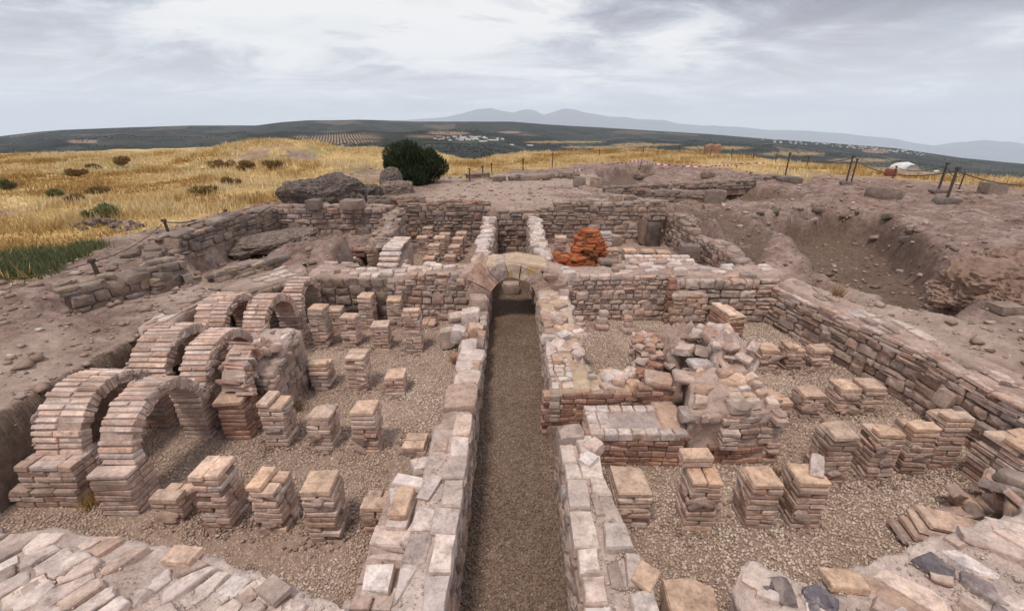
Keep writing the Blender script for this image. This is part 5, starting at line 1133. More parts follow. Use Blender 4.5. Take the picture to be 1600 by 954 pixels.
for lb, a, b, w_, h_ in (('squared stone right of the dark conifer, first in the scatter', 780, 284, .60, .26), ('flat stone lying left of the trench', 837, 281, 1.3, .24), ('pair stone at the mouth of the trench, left', 906, 291, .52, .40), ('pair stone at the mouth of the trench, right', 932, 292, .50, .42), ('dark block on the brow of the buff wall, left', 962, 318, .42, .30), ('dark block on the brow of the buff wall, right', 986, 322, .40, .34), ('tall stone stub beyond the trench', 1004, 302, .62, .46), ('square block at the corner of the shallow trench', 1118, 318, .72, .48), ('block of stone near the barrier tape', 1108, 278, .6, .28),
        ('round flat boulder on the path beside the hollow', 1390, 311, .95, .38), ('squared block beyond the roped path at far right', 1558, 303, .7, .42), ('low stone beside the post left of the hollow', 1238, 286, .95, .30), ('flat pale stones on the brink of the hollow at the right edge', 1582, 492, .36, .14)):
    stone_block(lb, a, b, w_, h_)
for lb, p, q, h_ in (('low foundation wall across the terrace right of the dark conifer', (800, 283), (905, 279), .22), ('low foundation wall beyond the trench', (990, 277), (1075, 276), .20), ('foundation wall along the far side of the shallow trench', (950, 300), (1180, 292), .24), ('short foundation wall beside the shallow trench', (1010, 312), (1130, 316), .28), ('far foundation wall near the straw-coloured verge', (1140, 281), (1215, 280), .16), ('broken wall line behind the left posts', (735, 280), (765, 276), .2)):
    A_ = on_ground(*p); B_ = on_ground(*q); zb = min(A_[2], B_[2]); low_wall(lb, A_[:2], B_[:2], zb, lambda s, zb=zb, h_=h_: zb+h_, M_GREYSTONE, .45, both=False, tone=(.8, 1.1))
x_, y_, z_ = on_ground(1114, 242)
tag(obj('ruined_tower', block_mesh([(x_-.55, y_), (x_+.6, y_), (x_+.6, y_+.9), (x_-.55, y_+.9)], z_-.3, lambda a, b: z_+.85-.06*math.sin(a*9), M_STONE, res=.12, rough=.06), color=(.75, .6, .5)), 'small brown ruined stump of masonry on the far verge', 'ruin')
# crumbling earth and stone along the brink of the hollow
t = thing('earth_bluff', 'crumbling earth bluff with a burrow at the right edge of the hollow', 'bluff', (8.2, 5.5, .6))
for k, (a, b, r_) in enumerate([(1540, 440, (.55, .45, .36)), (1585, 425, (.6, .5, .42)), (1500, 455, (.40, .4, .26)), (1590, 465, (.4, .35, .3))]):
    x_, y_, z_ = on_ground(a, b); obj('earth_lump', lump_mesh('earth_lump', r_, M_DARKMORTAR, 5, .2, 1.4, 40+k, None, .10), (x_, y_, z_-r_[2]*.15), parent=t, color=(1.15, 1.1, 1.05))

t = thing('rubble_scatter', 'crumbled clods and stones along the far brink of the hollow', 'rubble', (9.5, 13.5, 1.1))
rim = [(7.3, 13.0), (8.8, 14.2), (10.5, 14.7), (11.2, 12.9), (10.2, 10.9), (9.3, 9.2), (8.4, 7.7), (7.5, 6.6)]
for a_, b_ in zip(rim, rim[1:]):
    for k in range(9): q = U(0, 1); x_, y_ = a_[0]+(b_[0]-a_[0])*q+U(-.35, .25), a_[1]+(b_[1]-a_[1])*q+U(-.35, .25); w_ = U(.08, .30); obj('clod', stones(random.choice([M_GREYSTONE, M_STONE]), 2.6), (x_, y_, Hs(x_, y_)+w_*.1), (U(-.4, .4), U(-.4, .4), U(0, 3)), (w_, w_*U(.6, 1), w_*U(.4, .7)), t, shade(.6, 1.0))
# ---------------- posts, ropes, tape
def rope(name, pts, r, mat, parent=None):
    cu = bpy.data.curves.new(name, 'CURVE'); cu.dimensions = '3D'; cu.bevel_depth = r; cu.bevel_resolution = 0; sp = cu.splines.new('POLY'); sp.points.add(len(pts)-1)
    for p, q in zip(sp.points, pts): p.co = (*q, 1)
    tmp = bpy.data.objects.new('tmp', cu); COL.objects.link(tmp); dg = bpy.context.evaluated_depsgraph_get(); me = bpy.data.meshes.new_from_object(tmp.evaluated_get(dg)); bpy.data.objects.remove(tmp); bpy.data.curves.remove(cu)
    me.materials.clear(); me.materials.append(mat); return obj(name, me, (0, 0, 0), parent=parent)
def sag(a, b, s, n=10): return [tuple(Vector(a).lerp(Vector(b), k/n)-Vector((0, 0, s*4*(k/n)*(1-k/n)))) for k in range(n+1)]
def post_mesh(h, r, mat):
    bm = bmesh.new(); bmesh.ops.create_cone(bm, cap_ends=True, segments=8, radius1=r, radius2=r*.85, depth=h)
    for v in bm.verts: v.co.z += h/2; v.co.x += .02*math.sin(v.co.z*3); 
    me = bpy.data.meshes.new('shaft'); bm.to_mesh(me); bm.free(); me.materials.append(mat); return me
POSTS = {}
def post(key, label, px, ytop, ybase, group, r=.03, base=None, lean=0.0):
    x_, y_, z_ = on_ground(px, ybase); d = y_*CP+(CAM_H-z_)*SP; h = (ybase-ytop)/FPX*d*1.02
    t = thing('fence_post', label, 'post', (x_, y_, z_), group)
    obj('shaft', post_mesh(h+.1, r, M_POST), (x_, y_, z_-.1), (0, lean, 0), parent=t)
    obj('cap', stones(M_POST, 3), (x_+lean*h, y_, z_+h), (0, 0, 0), (r*2.6, r*2.6, r*2), t)
    if base: obj('footing', stones(M_BASE, 6), (x_, y_, z_+base[1]*.35), (0, 0, U(-.3, .3)), (base[0], base[0]*.8, base[1]), t)
    POSTS[key] = (x_+lean*h, y_, z_+h*.93); return t
RG = 'posts of the roped path on the right'; FG = 'thin posts along the far verge'; LG = 'posts of the rope fence on the left'
post('r1', 'thick post with square concrete footing in front of the far right path', 1477, 266, 318, RG, .045, (.62, .24))
post('r2', 'post with a flat footing just behind the thickest post', 1465, 258, 300, RG, .04, (.5, .14))
post('r3', 'left of the paired posts with a footing on the path', 1321, 247, 289, RG, .04, (.42, .18))
post('r4', 'right of the paired posts on the path', 1329, 252, 288, RG, .035)
post('r5', 'post standing beside a low stone left of the paired posts', 1227, 242, 274, RG, .04)
post('r6', 'thin post beyond the path, behind the flat boulder', 1395, 261, 278, RG, .03)
post('r7', 'short post at far right with rope sagging both ways', 1498, 271, 296, RG, .03)
post('r8', 'small post between the path and the yellow verge', 1260, 245, 262, RG, .03)
post('r9', 'slender post left of the path near the verge', 1211, 241, 255, RG, .03)
for k, (a, b, c) in enumerate([(734, 265, 284), (754, 261, 277), (768, 257, 274), (817, 250, 266), (863, 241, 262), (936, 235, 246), (1004, 232, 244), (1027, 232, 244), (1060, 231, 242), (1109, 234, 246), (1142, 234, 249), (1176, 236, 251)]):
    post('f%d' % k, 'thin metal post along the far verge, %s' % ['first beside the dark conifer', 'second beside the dark conifer', 'third beside the dark conifer', 'fourth, before the straw verge', 'in front of the open valley', 'alone in the straw above the trench', 'first of a close pair in the straw', 'second of a close pair in the straw', 'right of the close pair', 'beside the brown ruined stump', 'right of the brown ruined stump', 'where the roped path begins'][k], a, b, c, FG, .035)
post('l1', 'leaning post of the rope fence near the grey wall end', 268, 345, 374, LG, .035, lean=-.12); post('l2', 'leaning post of the rope fence beside the green weeds', 154, 407, 430, LG, .035, lean=-.12); post('l3', 'far post of the rope fence behind the grey outer wall', 356, 329, 345, LG, .03)
def link_rope(label, a, b, s=.18, r=.012): tag(rope('rope', sag(POSTS[a], POSTS[b], s), r, M_ROPE), label, 'rope', 'ropes of the fences')
link_rope('rope sagging from the paired posts to the thickest post', 'r4', 'r1', .35, .018); link_rope('rope between the thick post and the post behind it', 'r1', 'r2', .1, .018); link_rope('rope from the paired posts to the post by the low stone', 'r3', 'r5', .25, .018); link_rope('rope behind the flat boulder towards the path', 'r6', 'r2', .2, .016); link_rope('rope running from the short far right post to the post behind the footing', 'r7', 'r2', .25, .016)
link_rope('rope across the straw verge left of the paired posts', 'r8', 'r4', .2, .016); link_rope('rope between the slender and small posts', 'r9', 'r8', .12, .014); link_rope('rope on the left fence between the two leaning posts', 'l1', 'l2', .12, .009); link_rope('rope on the left fence behind the grey wall', 'l1', 'l3', .12, .014)
x_, y_, z_ = on_ground(1650, 318); tag(rope('rope', sag(POSTS['r1'], (x_, y_, z_+.7), .25, 12), .018, M_ROPE), 'rope sagging from the thickest post out past the right edge', 'rope', 'ropes of the fences')
x_, y_, z_ = on_ground(-40, 490); tag(rope('rope', sag(POSTS['l2'], (x_, y_, z_+.5), .1, 12), .009, M_ROPE), 'rope running down from the green weeds past the left edge', 'rope', 'ropes of the fences')
for a, b, w_ in (('f0', 'f1', 'first beside the dark conifer'), ('f2', 'f3', 'right of the dark conifer'), ('f4', 'f5', 'in front of the valley'), ('f5', 'f6', 'above the trench'), ('f8', 'f9', 'left of the brown stump'), ('f9', 'f10', 'right of the brown stump'), ('f10', 'f11', 'at the start of the roped path')): link_rope('thin line between far verge posts, ' + w_, a, b, .12, .010)
def tape_mat():
    m, nt, b = new_mat('red_and_white_barrier_tape'); g = N(nt); c = g.ramp(g.math('FRACT', g.math('MULTIPLY', g.attr('run'), 2.2)), [(0, (.75, .73, .72)), (.5, (.55, .06, .05))], 'CONSTANT'); g.put(b.inputs['Base Color'], c); b.inputs['Roughness'].default_value = .4; return m
tp = [(*on_ground(897, 275), .22), (*on_ground(912, 273), .30), (*on_ground(950, 270), .5), (*on_ground(1000, 268), .7), (*on_ground(1025, 266), .35), (*on_ground(1065, 266), .25), (*on_ground(1105, 266), .2), (*on_ground(1150, 264), .3), (*on_ground(1200, 263), .35)]
vs, fs, run = [], [], []; L_ = 0; prev = None
for a, b in zip(tp, tp[1:]):
    for k in range(8):
        p = Vector((a[0], a[1], a[2]+a[3])).lerp(Vector((b[0], b[1], b[2]+b[3])), k/8); p.z += .03*math.sin(len(vs)*.9); tw = .5*math.sin(len(vs)*.31)
        if prev is not None: L_ += (p-prev).length
        prev = p; vs += [tuple(p+Vector((0, .04*math.sin(tw), .035*math.cos(tw)))), tuple(p-Vector((0, .04*math.sin(tw), .035*math.cos(tw))))]; run += [L_, L_]
for k in range(len(vs)//2-1): fs.append([2*k, 2*k+2, 2*k+3, 2*k+1])
tag(obj('barrier_tape', mesh_np('tape', vs, fs, tape_mat(), False, dict(run=run))), 'red and white barrier tape strung across the trench area', 'tape')
for k in (0, 3, 5, 7): t = tag(obj('tape_stake', post_mesh(tp[k][3]+.15, .02, M_POST), (tp[k][0], tp[k][1], tp[k][2]-.1)), ['low stake holding the left end of the barrier tape', '', '', 'tall stake where the barrier tape peaks over the trench', '', 'stake in the middle run of the barrier tape', '', 'last stake of the barrier tape towards the path'][k], 'stake', 'stakes of the barrier tape')
# white shelters and the red box on the far right verge
def tent(label, px, py, w, h):
    x_, y_, z_ = on_ground(px, py); vs = []; n = 10
    for k in range(n+1):
        a = math.pi*k/n
        for q in range(5): s = 1-.25*abs(q-2)/2; vs.append((x_-math.cos(a)*w/2*s, y_+(q-2)*w*.3, z_-.05+math.sin(a)**.8*h*s*(1+.06*math.sin(k*2.1+q))))
    fs = [[k*5+q, k*5+q+1, (k+1)*5+q+1, (k+1)*5+q] for k in range(n) for q in range(4)]+[[k*5 for k in range(n, -1, -1)], [k*5+4 for k in range(n+1)]]
    tag(obj('tarpaulin_cover', mesh_np('tarpaulin_cover', vs, fs, M_TENT, True)), label, 'tarpaulin', 'white covers on the far verge')
tent('larger white tarpaulin heap beyond the path on the right', 1412, 264, 1.05, .46); tent('smaller white tarpaulin heap behind the thickest post', 1464, 268, .8, .32)
x_, y_, z_ = on_ground(1390, 275); t = thing('red_box', 'small rusty red box with pale stones on its lid beyond the boulder', 'box', (x_, y_, z_)); obj('body', block_mesh([(x_-.2, y_-.15), (x_+.2, y_-.15), (x_+.2, y_+.15), (x_-.2, y_+.15)], z_-.05, z_+.36, M_RUST, res=.12, rough=.004), parent=t); obj('lid_stone', stones(M_SLAB, 3), (x_, y_, z_+.4), (0, 0, 0), (.3, .2, .12), t)

# ================================================================== STUFF AND PLANTS
def not_in(boxes):
    def f(X, Y):
        k = np.ones(len(X), bool)
        for x0, x1, y0, y1 in boxes: k &= ~((X > x0) & (X < x1) & (Y > y0) & (Y < y1))
        return k
    return f
fr_l = lambda X, Y: Y > np.interp(X, [-5.4, -3.9, -2.5, -1.7, -1.05], [2.7, 2.45, 2.35, 2.15, 1.85])
fr_r = lambda X, Y: Y > np.interp(X, [1.5, 1.8, 2.1, 2.6, 3.1, 4.1, 4.6, 5.9], [1.9, 2.2, 2.05, 2.25, 2.4, 2.6, 2.95, 3.3])
al = not_in([(-.80, 0, 0, 9), (-3.5, -3.1, 4.95, 5.7), (-5.0, -4.5, 4.7, 8)]); ar = not_in([(0, 1.0, 0, 9), (.9, 3.0, 4.05, 4.95), (1.7, 3.0, 4.9, 5.8), (5.55, 9, 0, 9)])
pebbles('gravel', -5.3, -.78, 1.9, 8.1, 2600, (.009, .0165), M_PEBBLE, 'pale brown gravel spread over the floor of the left room', avoid=lambda X, Y: al(X, Y) & fr_l(X, Y))
pebbles('gravel', .85, 5.6, 1.9, 8.1, 2500, (.009, .0165), M_PEBBLE, 'pale brown gravel spread over the floor of the right room', avoid=lambda X, Y: ar(X, Y) & fr_r(X, Y))
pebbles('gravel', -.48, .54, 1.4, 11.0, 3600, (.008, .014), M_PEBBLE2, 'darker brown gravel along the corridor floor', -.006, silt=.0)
pebbles('gravel', -3.6, -.8, 9, 14.4, 500, (.014, .024), M_PEBBLE, 'sparse gravel on the floor of the room behind', -.012)
# loose stones and chips on the dug ground
n = 26000; q = RNG.uniform(0, 1, n); rr = 5+38*q**1.4; aa = RNG.uniform(-1.0, 1.0, n); X = rr*np.sin(aa); Y = rr*np.cos(aa)
g_, _, _, _ = zones(X, Y); keep = (g_ < .3) & ~((X > -5.2) & (X < 5.45) & (Y < 8.8)) & ~((X > -3.7) & (X < 5.1) & (Y < 14.6))
keep |= False; X, Y = X[keep], Y[keep]; n = len(X); S = RNG.choice([.012, .02, .032, .05, .09], n, p=[.34, .32, .21, .10, .03])*RNG.uniform(.8, 1.3, n)
def chips(name, X, Y, S, Zb, mat, label):
    n = len(X); base = np.array([[1, 0, 0], [-1, 0, 0], [0, 1, 0], [0, -1, 0], [.5, .4, .8], [-.4, -.3, .9], [0, 0, -1]], float)
    tri = np.array([[0, 2, 4], [2, 1, 5], [2, 5, 4], [1, 3, 5], [3, 0, 4], [3, 4, 5], [2, 0, 6], [1, 2, 6], [3, 1, 6], [0, 3, 6]])
    V = base[None]*S[:, None, None]*RNG.uniform(.65, 1.25, (n, 7, 1)); V[..., 2] *= .6; a = RNG.uniform(0, math.tau, n); ca, sa = np.cos(a)[:, None], np.sin(a)[:, None]
    V = np.stack([V[..., 0]*1.25*ca-V[..., 1]*sa+X[:, None], V[..., 0]*1.25*sa+V[..., 1]*ca+Y[:, None], V[..., 2]+Zb[:, None]+S[:, None]*.2], -1)
    return stuff(obj(name, mesh_np(name, V.reshape(-1, 3), (np.arange(n)[:, None, None]*7+tri[None]).reshape(-1, 3), mat, False, dict(rnd=np.repeat(RNG.beta(2, 2, n), 7)))), label, 'rubble')
chips('rubble', X, Y, S, H(X, Y), M_CHIP, 'loose stone chips strewn over the bare dug ground')
# mortar crumbs and chips on wall tops
def top_chips(boxes, z, n, label, mat=M_CRUMB, s=(.002, .009)):
    X, Y = [], []
    for x0, x1, y0, y1, k in boxes: X.append(RNG.uniform(x0, x1, k)); Y.append(RNG.uniform(y0, y1, k))
    X = np.concatenate(X); Y = np.concatenate(Y); S = RNG.uniform(*s, len(X))*RNG.choice([1, 1, 1.6], len(X)); Z = z(X, Y) if callable(z) else np.full(len(X), z)
    chips('rubble', X, Y, S, Z, mat, label)
top_chips([(-.78, -.46, 1.4, 3.7, 500)], .655, 0, 'mortar crumbs on the near left corridor wall'); top_chips([(.52, .85, 1.4, 3.5, 600)], .655, 0, 'mortar crumbs on the near right corridor wall')
top_chips([(-4.2, -1.2, 1.3, 2.25, 2600)], lambda X, Y: .675+.06*np.sin(X*2.1+Y), 0, 'mortar crumbs on the lower left front wall'); top_chips([(1.6, 4.6, 1.3, 2.1, 2000), (2.8, 4.8, 2.0, 2.5, 700)], lambda X, Y: .675+.05*np.sin(X*2.7+Y*1.7), 0, 'mortar crumbs on the lower right front wall')

PX = np.array([(a, b, w) for a, b, w in PILLARS if b < 8.2]); X = np.repeat(PX[:, 0], 70); Y = np.repeat(PX[:, 1], 70); w = np.repeat(PX[:, 2], 70); a = RNG.uniform(0, math.tau, len(X)); d = w*.55+np.abs(RNG.normal(0, .06, len(X)))
sq = 1/np.maximum(np.abs(np.cos(a)), np.abs(np.sin(a))); X = X+np.cos(a)*d*sq; Y = Y+np.sin(a)*d*sq; chips('rubble', X, Y, RNG.uniform(.005, .022, len(X)), np.full(len(X), .012), M_CHIP, 'brick crumbs and mortar bits fallen round the feet of the pillars')
def tufts(name, X, Y, Zb, hgt, wid, blades, mat, label, spread=.10, lean=.35):
    n = len(X); m = n*blades; bx = np.repeat(X, blades)+RNG.normal(0, spread, m); by = np.repeat(Y, blades)+RNG.normal(0, spread, m); bz = np.repeat(Zb, blades)
    h = np.repeat(hgt, blades)*RNG.uniform(.55, 1.15, m); a = RNG.uniform(0, math.tau, m); w = np.repeat(wid, blades)*RNG.uniform(.6, 1.3, m); l = RNG.normal(0, lean, (m, 2))
    V = np.stack([np.stack([bx-np.cos(a)*w, by-np.sin(a)*w, bz-.03], -1), np.stack([bx+np.cos(a)*w, by+np.sin(a)*w, bz-.03], -1), np.stack([bx+l[:, 0]*h, by+l[:, 1]*h, bz+h], -1)], 1)
    F = np.arange(m*3).reshape(-1, 3); rnd = np.repeat(np.clip(np.repeat(.12+.80*ss(.6*fbm(X*.33, Y*.33, 55, 4)+.4*fbm(X*.09, Y*.09, 57, 3), .34, .64)+RNG.normal(0, .08, n), blades)+RNG.normal(0, .13, m), 0, 1), 3)
    return stuff(obj(name, mesh_np(name, V.reshape(-1, 3), F, mat, False, dict(rnd=rnd))), label, 'grass')
n = 60000; q = RNG.uniform(0, 1, n); rr = 8+52*q; aa = RNG.uniform(-1.02, 1.0, n); X = rr*np.sin(aa); Y = rr*np.cos(aa); gr_, gn_, _, _ = zones(X, Y)
er_ = edge_r(np.arctan2(X, Y)); pn = fbm(X*.6, Y*.6, 95, 3)
k = (gr_ > RNG.uniform(.35, .8, n)) & (rr < er_*1.04) & (gn_ < .45)
Xg, Yg, rg, pg = X[k], Y[k], rr[k], pn[k]
tufts('dry_grass', Xg, Yg, H(Xg, Yg), (.10+.22*ss(pg, .35, .7))*RNG.uniform(.6, 1.3, len(Xg)), .006+.0008*rg, 7, M_GRASS, 'golden dry grass covering the field and the far verge', spread=.16)
n = 5200; X = RNG.normal(-9.4, 1.25, n); Y = RNG.normal(8.3, .95, n); gr_, gn_, _, _ = zones(X, Y); k = (gn_ > RNG.uniform(.1, .7, n)) & (gr_ > .2)
X, Y = X[k], Y[k]; tufts('green_weeds', X, Y, H(X, Y), RNG.uniform(.06, .18, len(X)), np.full(len(X), .012), 7, M_GREENGRASS, 'patch of green weeds at the left edge of the field', spread=.10)

def leafy(label, name, px, py, r, mat, n, seed, cat='shrub', group=None, trunk=True, leaf=.05, up=.6, loc=None, lobes=7, low=.35):
    """plant: crown of many leaf faces gathered in clumps through an uneven volume, on a short stem"""
    g = np.random.default_rng(seed); x_, y_, z_ = loc or on_ground(px, py); t = thing(name, label, cat, (x_, y_, z_), group)
    C = g.normal(0, .42, (lobes, 3))*np.array(r); C[:, 2] = g.uniform(low, 1.35, lobes)*r[2]; R_ = g.uniform(.42, .72, lobes)*min(r)*1.05
    w = g.integers(0, lobes, n); d = g.normal(0, 1, (n, 3)); d /= np.linalg.norm(d, axis=1)[:, None]; rad = g.uniform(.25, 1, n)**.45
    P = C[w]+d*(R_[w]*rad)[:, None]*np.array([r[0]/min(r)*.85, r[1]/min(r)*.85, r[2]/min(r)*.85]); P[:, 2] = np.maximum(P[:, 2], .05)
    ax = d*(1-up)+np.array([0, 0, up])+g.normal(0, .25, (n, 3)); ax /= np.linalg.norm(ax, axis=1)[:, None]; sd_ = np.cross(ax, g.normal(0, 1, (n, 3))); sd_ /= np.linalg.norm(sd_, axis=1)[:, None]
    L = leaf*g.uniform(.7, 1.6, n)[:, None]; V = np.stack([P-sd_*L*.28, P+sd_*L*.28, P+ax*L*1.6+sd_*L*.05], 1)
    rnd = np.repeat(np.clip(.25+.5*g.uniform(0, 1, lobes)[w]*.6+g.normal(0, .18, n), 0, 1), 3)
    obj('crown', mesh_np('crown', V.reshape(-1, 3)+np.array([x_, y_, z_]), np.arange(n*3).reshape(-1, 3), mat, False, dict(rnd=rnd)), (0, 0, 0), parent=t)
    if trunk:
        bm = bmesh.new()
        for k in range(5):
            a = Vector((0, 0, -.1)); b = Vector((C[k % lobes][0]*.7, C[k % lobes][1]*.7, C[k % lobes][2]*.9)); rr_ = .035*max(r)
            m = bmesh.ops.create_cone(bm, cap_ends=True, segments=6, radius1=rr_, radius2=rr_*.35, depth=(b-a).length); q_ = (b-a).to_track_quat('Z', 'Y').to_matrix().to_4x4()
            bmesh.ops.transform(bm, matrix=Matrix.Translation((a+b)/2) @ q_, verts=m['verts'])
        me = bpy.data.meshes.new('trunk'); bm.to_mesh(me); bm.free(); me.materials.append(M_BARK); obj('trunk', me, (x_, y_, z_), parent=t)
    return t
leafy('big dark green bushy conifer behind the upright stump', 'conifer_bush', 655, 287, (1.20, 1.0, 1.0), M_NEEDLE, 44000, 5, 'tree', None, leaf=.07, up=.8, lobes=34, low=.12)
leafy('small dark green side shoot of conifer left of the big one', 'conifer_bush', 614, 283, (.45, .45, .70), M_NEEDLE, 4500, 6, 'tree', None, leaf=.07, up=.75, lobes=6)
SHR = [(190, 258, .55, .45, 'round brown shrub standing highest in the middle of the dry field', 0), (122, 272, .5, .3, 'low brown shrub left of the round brown shrub', 0), (145, 262, .4, .22, 'small olive-green shrub left of the round brown shrub', 1), (12, 292, .4, .25, 'green shrub nearest the left edge of the field', 1), (84, 306, .4, .2, 'flat green weed clump in the left of the field', 1), (154, 300, .6, .18, 'dark flat shrub in the middle of the field', 0), (120, 315, .35, .3, 'dry brown stalky shrub in the middle of the field', 0), (165, 340, .6, .28, 'green and brown shrub above the stone heap', 1), (345, 262, .7, .4, 'dark shrub on the flank of the grassy mound, left', 0), (385, 264, .7, .42, 'dark shrub on the flank of the grassy mound, middle', 0), (430, 262, .7, .35, 'dark shrub on the flank of the grassy mound, right', 0), (322, 302, .8, .22, 'dark low shrub above the grassy hump', 0), (360, 285, .5, .2, 'brown shrub below the grassy mound', 0)]
for k, (a, b, w_, h_, lb, gq) in enumerate(SHR):
    leafy(lb, 'green_shrub' if gq else 'dry_shrub', a, b+3, (w_*.72, w_*.6, h_*.72), M_GREENGRASS if gq else M_SHRUB, 1500, 100+k, 'shrub', 'shrubs in the dry field', True, .06, .5, lobes=6)
# heap of stones in the field
x0_, y0_, z0_ = on_ground(172, 355); t = thing('stone_heap', 'dark heap of small stones lying in the dry field', 'heap', (x0_, y0_, z0_))
for k in range(60): a, q = U(0, math.tau), math.sqrt(random.random()); xx, yy = x0_+math.cos(a)*q*.95, y0_+math.sin(a)*q*.45; obj('stone', stones(M_GREYSTONE), (xx, yy, Hs(xx, yy)+.16*(1-q)+.02), (U(-.5, .5), U(-.5, .5), U(0, 3)), (U(.08, .17), U(.07, .14), U(.06, .11)), t, shade(.7, 1.1))
# tufts among the stones of the dug area
def weed(label, loc, h, n, mat, name='dry_tuft'):
    g = np.random.default_rng(int(abs(loc[0]*1000))); m = n; a = g.uniform(0, math.tau, m); l = g.normal(0, .3, (m, 2)); hh = h*g.uniform(.5, 1.1, m); b = g.normal(0, h*.16, (m, 2))
    V = np.stack([np.stack([loc[0]+b[:, 0]-np.cos(a)*.004, loc[1]+b[:, 1]-np.sin(a)*.004, np.full(m, loc[2])], -1), np.stack([loc[0]+b[:, 0]+np.cos(a)*.004, loc[1]+b[:, 1]+np.sin(a)*.004, np.full(m, loc[2])], -1), np.stack([loc[0]+b[:, 0]+l[:, 0]*hh, loc[1]+b[:, 1]+l[:, 1]*hh, loc[2]+hh], -1)], 1)
    return tag(obj(name, mesh_np(name, V.reshape(-1, 3), np.arange(m*3).reshape(-1, 3), mat, False, dict(rnd=np.repeat(g.uniform(0, .6, m), 3)))), label, 'weed')
weed('dry orange tuft growing between the two front arch piers', (-4.32, 3.42, 0), .22, 90, M_GRASS); weed('dead grey twigs beside the rubble of the broken arch', (-2.92, 5.05, 0), .26, 70, M_SHRUB, 'dead_twigs'); weed('small dry tuft on the long right wall ledge', (5.75, 7.3, .8), .3, 120, M_SHRUB)

for k, (a, b, h_, lb) in enumerate([(-1.9, 7.85, .16, 'dry weeds at the foot of the left back wall'), (2.95, 3.85, .14, 'small dry weed at the corner of the masonry block'), (-3.15, 6.2, .15, 'dry weed beside the rubble behind the broken arch'), (4.9, 3.25, .2, 'dry weed beside the corner rubble heap'), (3.3, 6.6, .1, 'tiny dry weed in the gravel of the right room')]): weed(lb, (a, b, 0), h_, 60, M_SHRUB if k % 2 else M_GRASS)

# ================================================================== FAR AWAY
def far_pt(px, py):
    """land point in the valley seen at this bearing and height"""
    dx, dy, dz = sight(px, py); k = math.hypot(dx, dy); az = math.atan2(dx, dy); rs_ = np.linspace(500, 9000, 1100); zs = CAM_H+rs_*dz/k; zt = far_profile(rs_, np.full(1100, az)); h = np.nonzero(zs <= zt)[0]
    r_ = rs_[h[0]] if len(h) else 8500; return r_*math.sin(az), r_*math.cos(az), float(far_profile(np.array([r_]), np.array([az]))[0])
def house_mesh(w, d, h, rh, wall, roof):
    vs = [(-w/2, -d/2, -3), (w/2, -d/2, -3), (w/2, d/2, -3), (-w/2, d/2, -3), (-w/2, -d/2, h), (w/2, -d/2, h), (w/2, d/2, h), (-w/2, d/2, h), (-w/2, 0, h+rh), (w/2, 0, h+rh)]
    me = mesh_np('house', vs, [[0, 1, 5, 4], [1, 2, 6, 9, 5], [2, 3, 7, 6], [3, 0, 4, 8, 7], [4, 5, 9, 8], [6, 7, 8, 9]], wall); me.materials.append(roof); me.polygons[4].material_index = 1; me.polygons[5].material_index = 1; return me
HM = [house_mesh(U(12, 24), U(10, 14), U(6, 10), U(1.5, 3), M_WHITEWASH, M_ROOFTILE if k % 3 else M_WHITEWASH) for k in range(9)]
rv = random.Random(4)
for k in range(46):
    a = rv.gauss(725, 24); b = 217.5+rv.uniform(-3.2, 2.4); a = min(max(a, 670), 790); p = far_pt(a, b)
    tag(obj('house', rv.choice(HM), p, (0, 0, rv.uniform(-.6, .6)), (1.1, 1.1, 1.1)), 'tiny white house in the valley village behind the conifer', 'house', 'white houses of the valley village')
for k in range(70):
    a = rv.uniform(1190, 1445); b = float(np.interp(a, [1190, 1300, 1400, 1445], [219, 226, 235, 241]))+rv.uniform(-1.6, 3.0); p = far_pt(a, b)
    tag(obj('house', rv.choice(HM), p, (0, 0, rv.uniform(-.6, .6)), (1.25, 1.25, 1.25)), 'tiny pale house in the hilltop town at right', 'house', 'pale houses of the hilltop town')
for lb, a, b, s in (('long white warehouse at the right end of the valley village', 770, 220, (3.6, 1.5, 1.1)), ('white warehouse beside the long one', 755, 221.5, (2.4, 1.4, 1.0)), ('lone white shed in the valley right of the village', 828, 228, (2.0, 1.2, .9)), ('second lone white shed in the valley', 800, 227, (1.2, 1, .8))):
    tag(obj('warehouse', HM[0], far_pt(a, b), (0, 0, .1), s), lb, 'warehouse')
p = far_pt(723, 217); t = thing('church', 'white church with a slim tower above the valley village', 'church', p); obj('nave', HM[3], p, (0, 0, .2), (1.5, 1.3, 1.4), t); obj('tower', house_mesh(8, 8, 30, 8, M_WHITEWASH, M_ROOFTILE), (p[0]-14, p[1], p[2]), (0, 0, .2), (1, 1, 1), t)
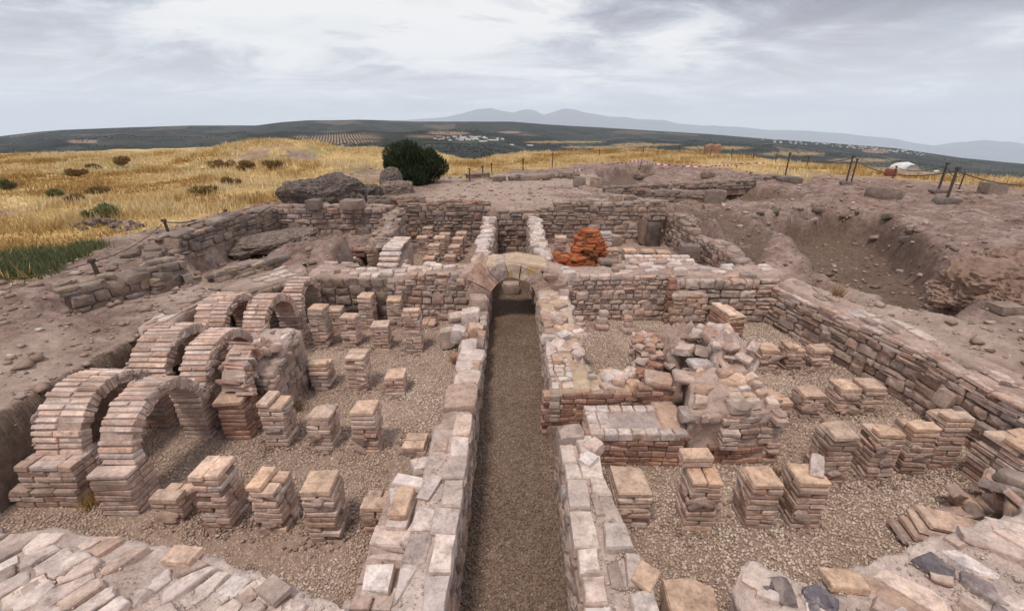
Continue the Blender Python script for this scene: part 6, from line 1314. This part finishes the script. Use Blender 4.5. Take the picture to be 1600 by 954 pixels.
# olive groves: rows on the bare hillside and darker scatter elsewhere
def olives(name, P, S, label):
    n = len(P); base = np.array([[1, 0, .2], [-.5, .87, .25], [-.5, -.87, .15], [.1, .1, 1], [0, 0, -.5]], float); tri = np.array([[0, 1, 3], [1, 2, 3], [2, 0, 3], [1, 0, 4], [2, 1, 4], [0, 2, 4]])
    V = base[None]*S[:, None, None]*RNG.uniform(.8, 1.2, (n, 5, 1))+P[:, None, :]; V[..., 2] += (S*.4)[:, None]
    stuff(obj(name, mesh_np(name, V.reshape(-1, 3), (np.arange(n)[:, None, None]*5+tri[None]).reshape(-1, 3), M_OLIVE, False, dict(rnd=np.repeat(RNG.uniform(0, 1, n), 5)))), label, 'olive grove')
c = np.array(far_pt(535, 218)); rw_, cl_ = np.meshgrid(np.arange(-34, 35), np.arange(-60, 61), indexing='ij'); ang = .35; ux = rw_*21.0+RNG.normal(0, 1.2, rw_.shape); uy = cl_*13.0+RNG.normal(0, 1.2, rw_.shape)
X = (c[0]+ux*math.cos(ang)-uy*math.sin(ang)).ravel(); Y = (c[1]+ux*math.sin(ang)+uy*math.cos(ang)).ravel(); Z = far_profile(np.hypot(X, Y), np.arctan2(X, Y)); olives('olive_grove', np.stack([X, Y, Z], 1), RNG.uniform(3.0, 4.6, len(X)), 'rows of olive trees on the bare reddish hillside')
n = 34000; rr = RNG.uniform(1100, 8600, n); aa = RNG.uniform(-.95, .98, n); X = rr*np.sin(aa); Y = rr*np.cos(aa); kk = (np.hypot(X-c[0], Y-c[1]) > 700) & (fbm(X/300, Y/300, 71, 3) > .40); X, Y = X[kk], Y[kk]
Z = far_profile(np.hypot(X, Y), np.arctan2(X, Y)); olives('olive_grove', np.stack([X, Y, Z], 1), RNG.uniform(3.0, 6.0, len(X)), 'dark olive groves covering the valley and the hills')

# ---- the hazy air over the valley
HZ = 70000.0; 
hm = bpy.data.materials.new('hazy_air'); hm.use_nodes = True; nt = hm.node_tree; nt.nodes.clear(); ho = nt.nodes.new('ShaderNodeOutputMaterial'); hv = nt.nodes.new('ShaderNodeVolumePrincipled')
hv.inputs['Color'].default_value = (.84, .92, 1.0, 1); hv.inputs['Density'].default_value = 2.4e-5; hv.inputs['Anisotropy'].default_value = .1; nt.links.new(hv.outputs[0], ho.inputs['Volume'])
bm = bmesh.new(); bmesh.ops.create_cube(bm, size=1); me = bpy.data.meshes.new('haze'); bm.to_mesh(me); bm.free(); me.materials.append(hm)
stuff(obj('haze', me, (0, 0, -1550), (0, 0, 0), (2*HZ, 2*HZ, 8100)))

for o in EMPTIES:
    if '_c' in o: del o['_c']
print('objects', len(bpy.data.objects))
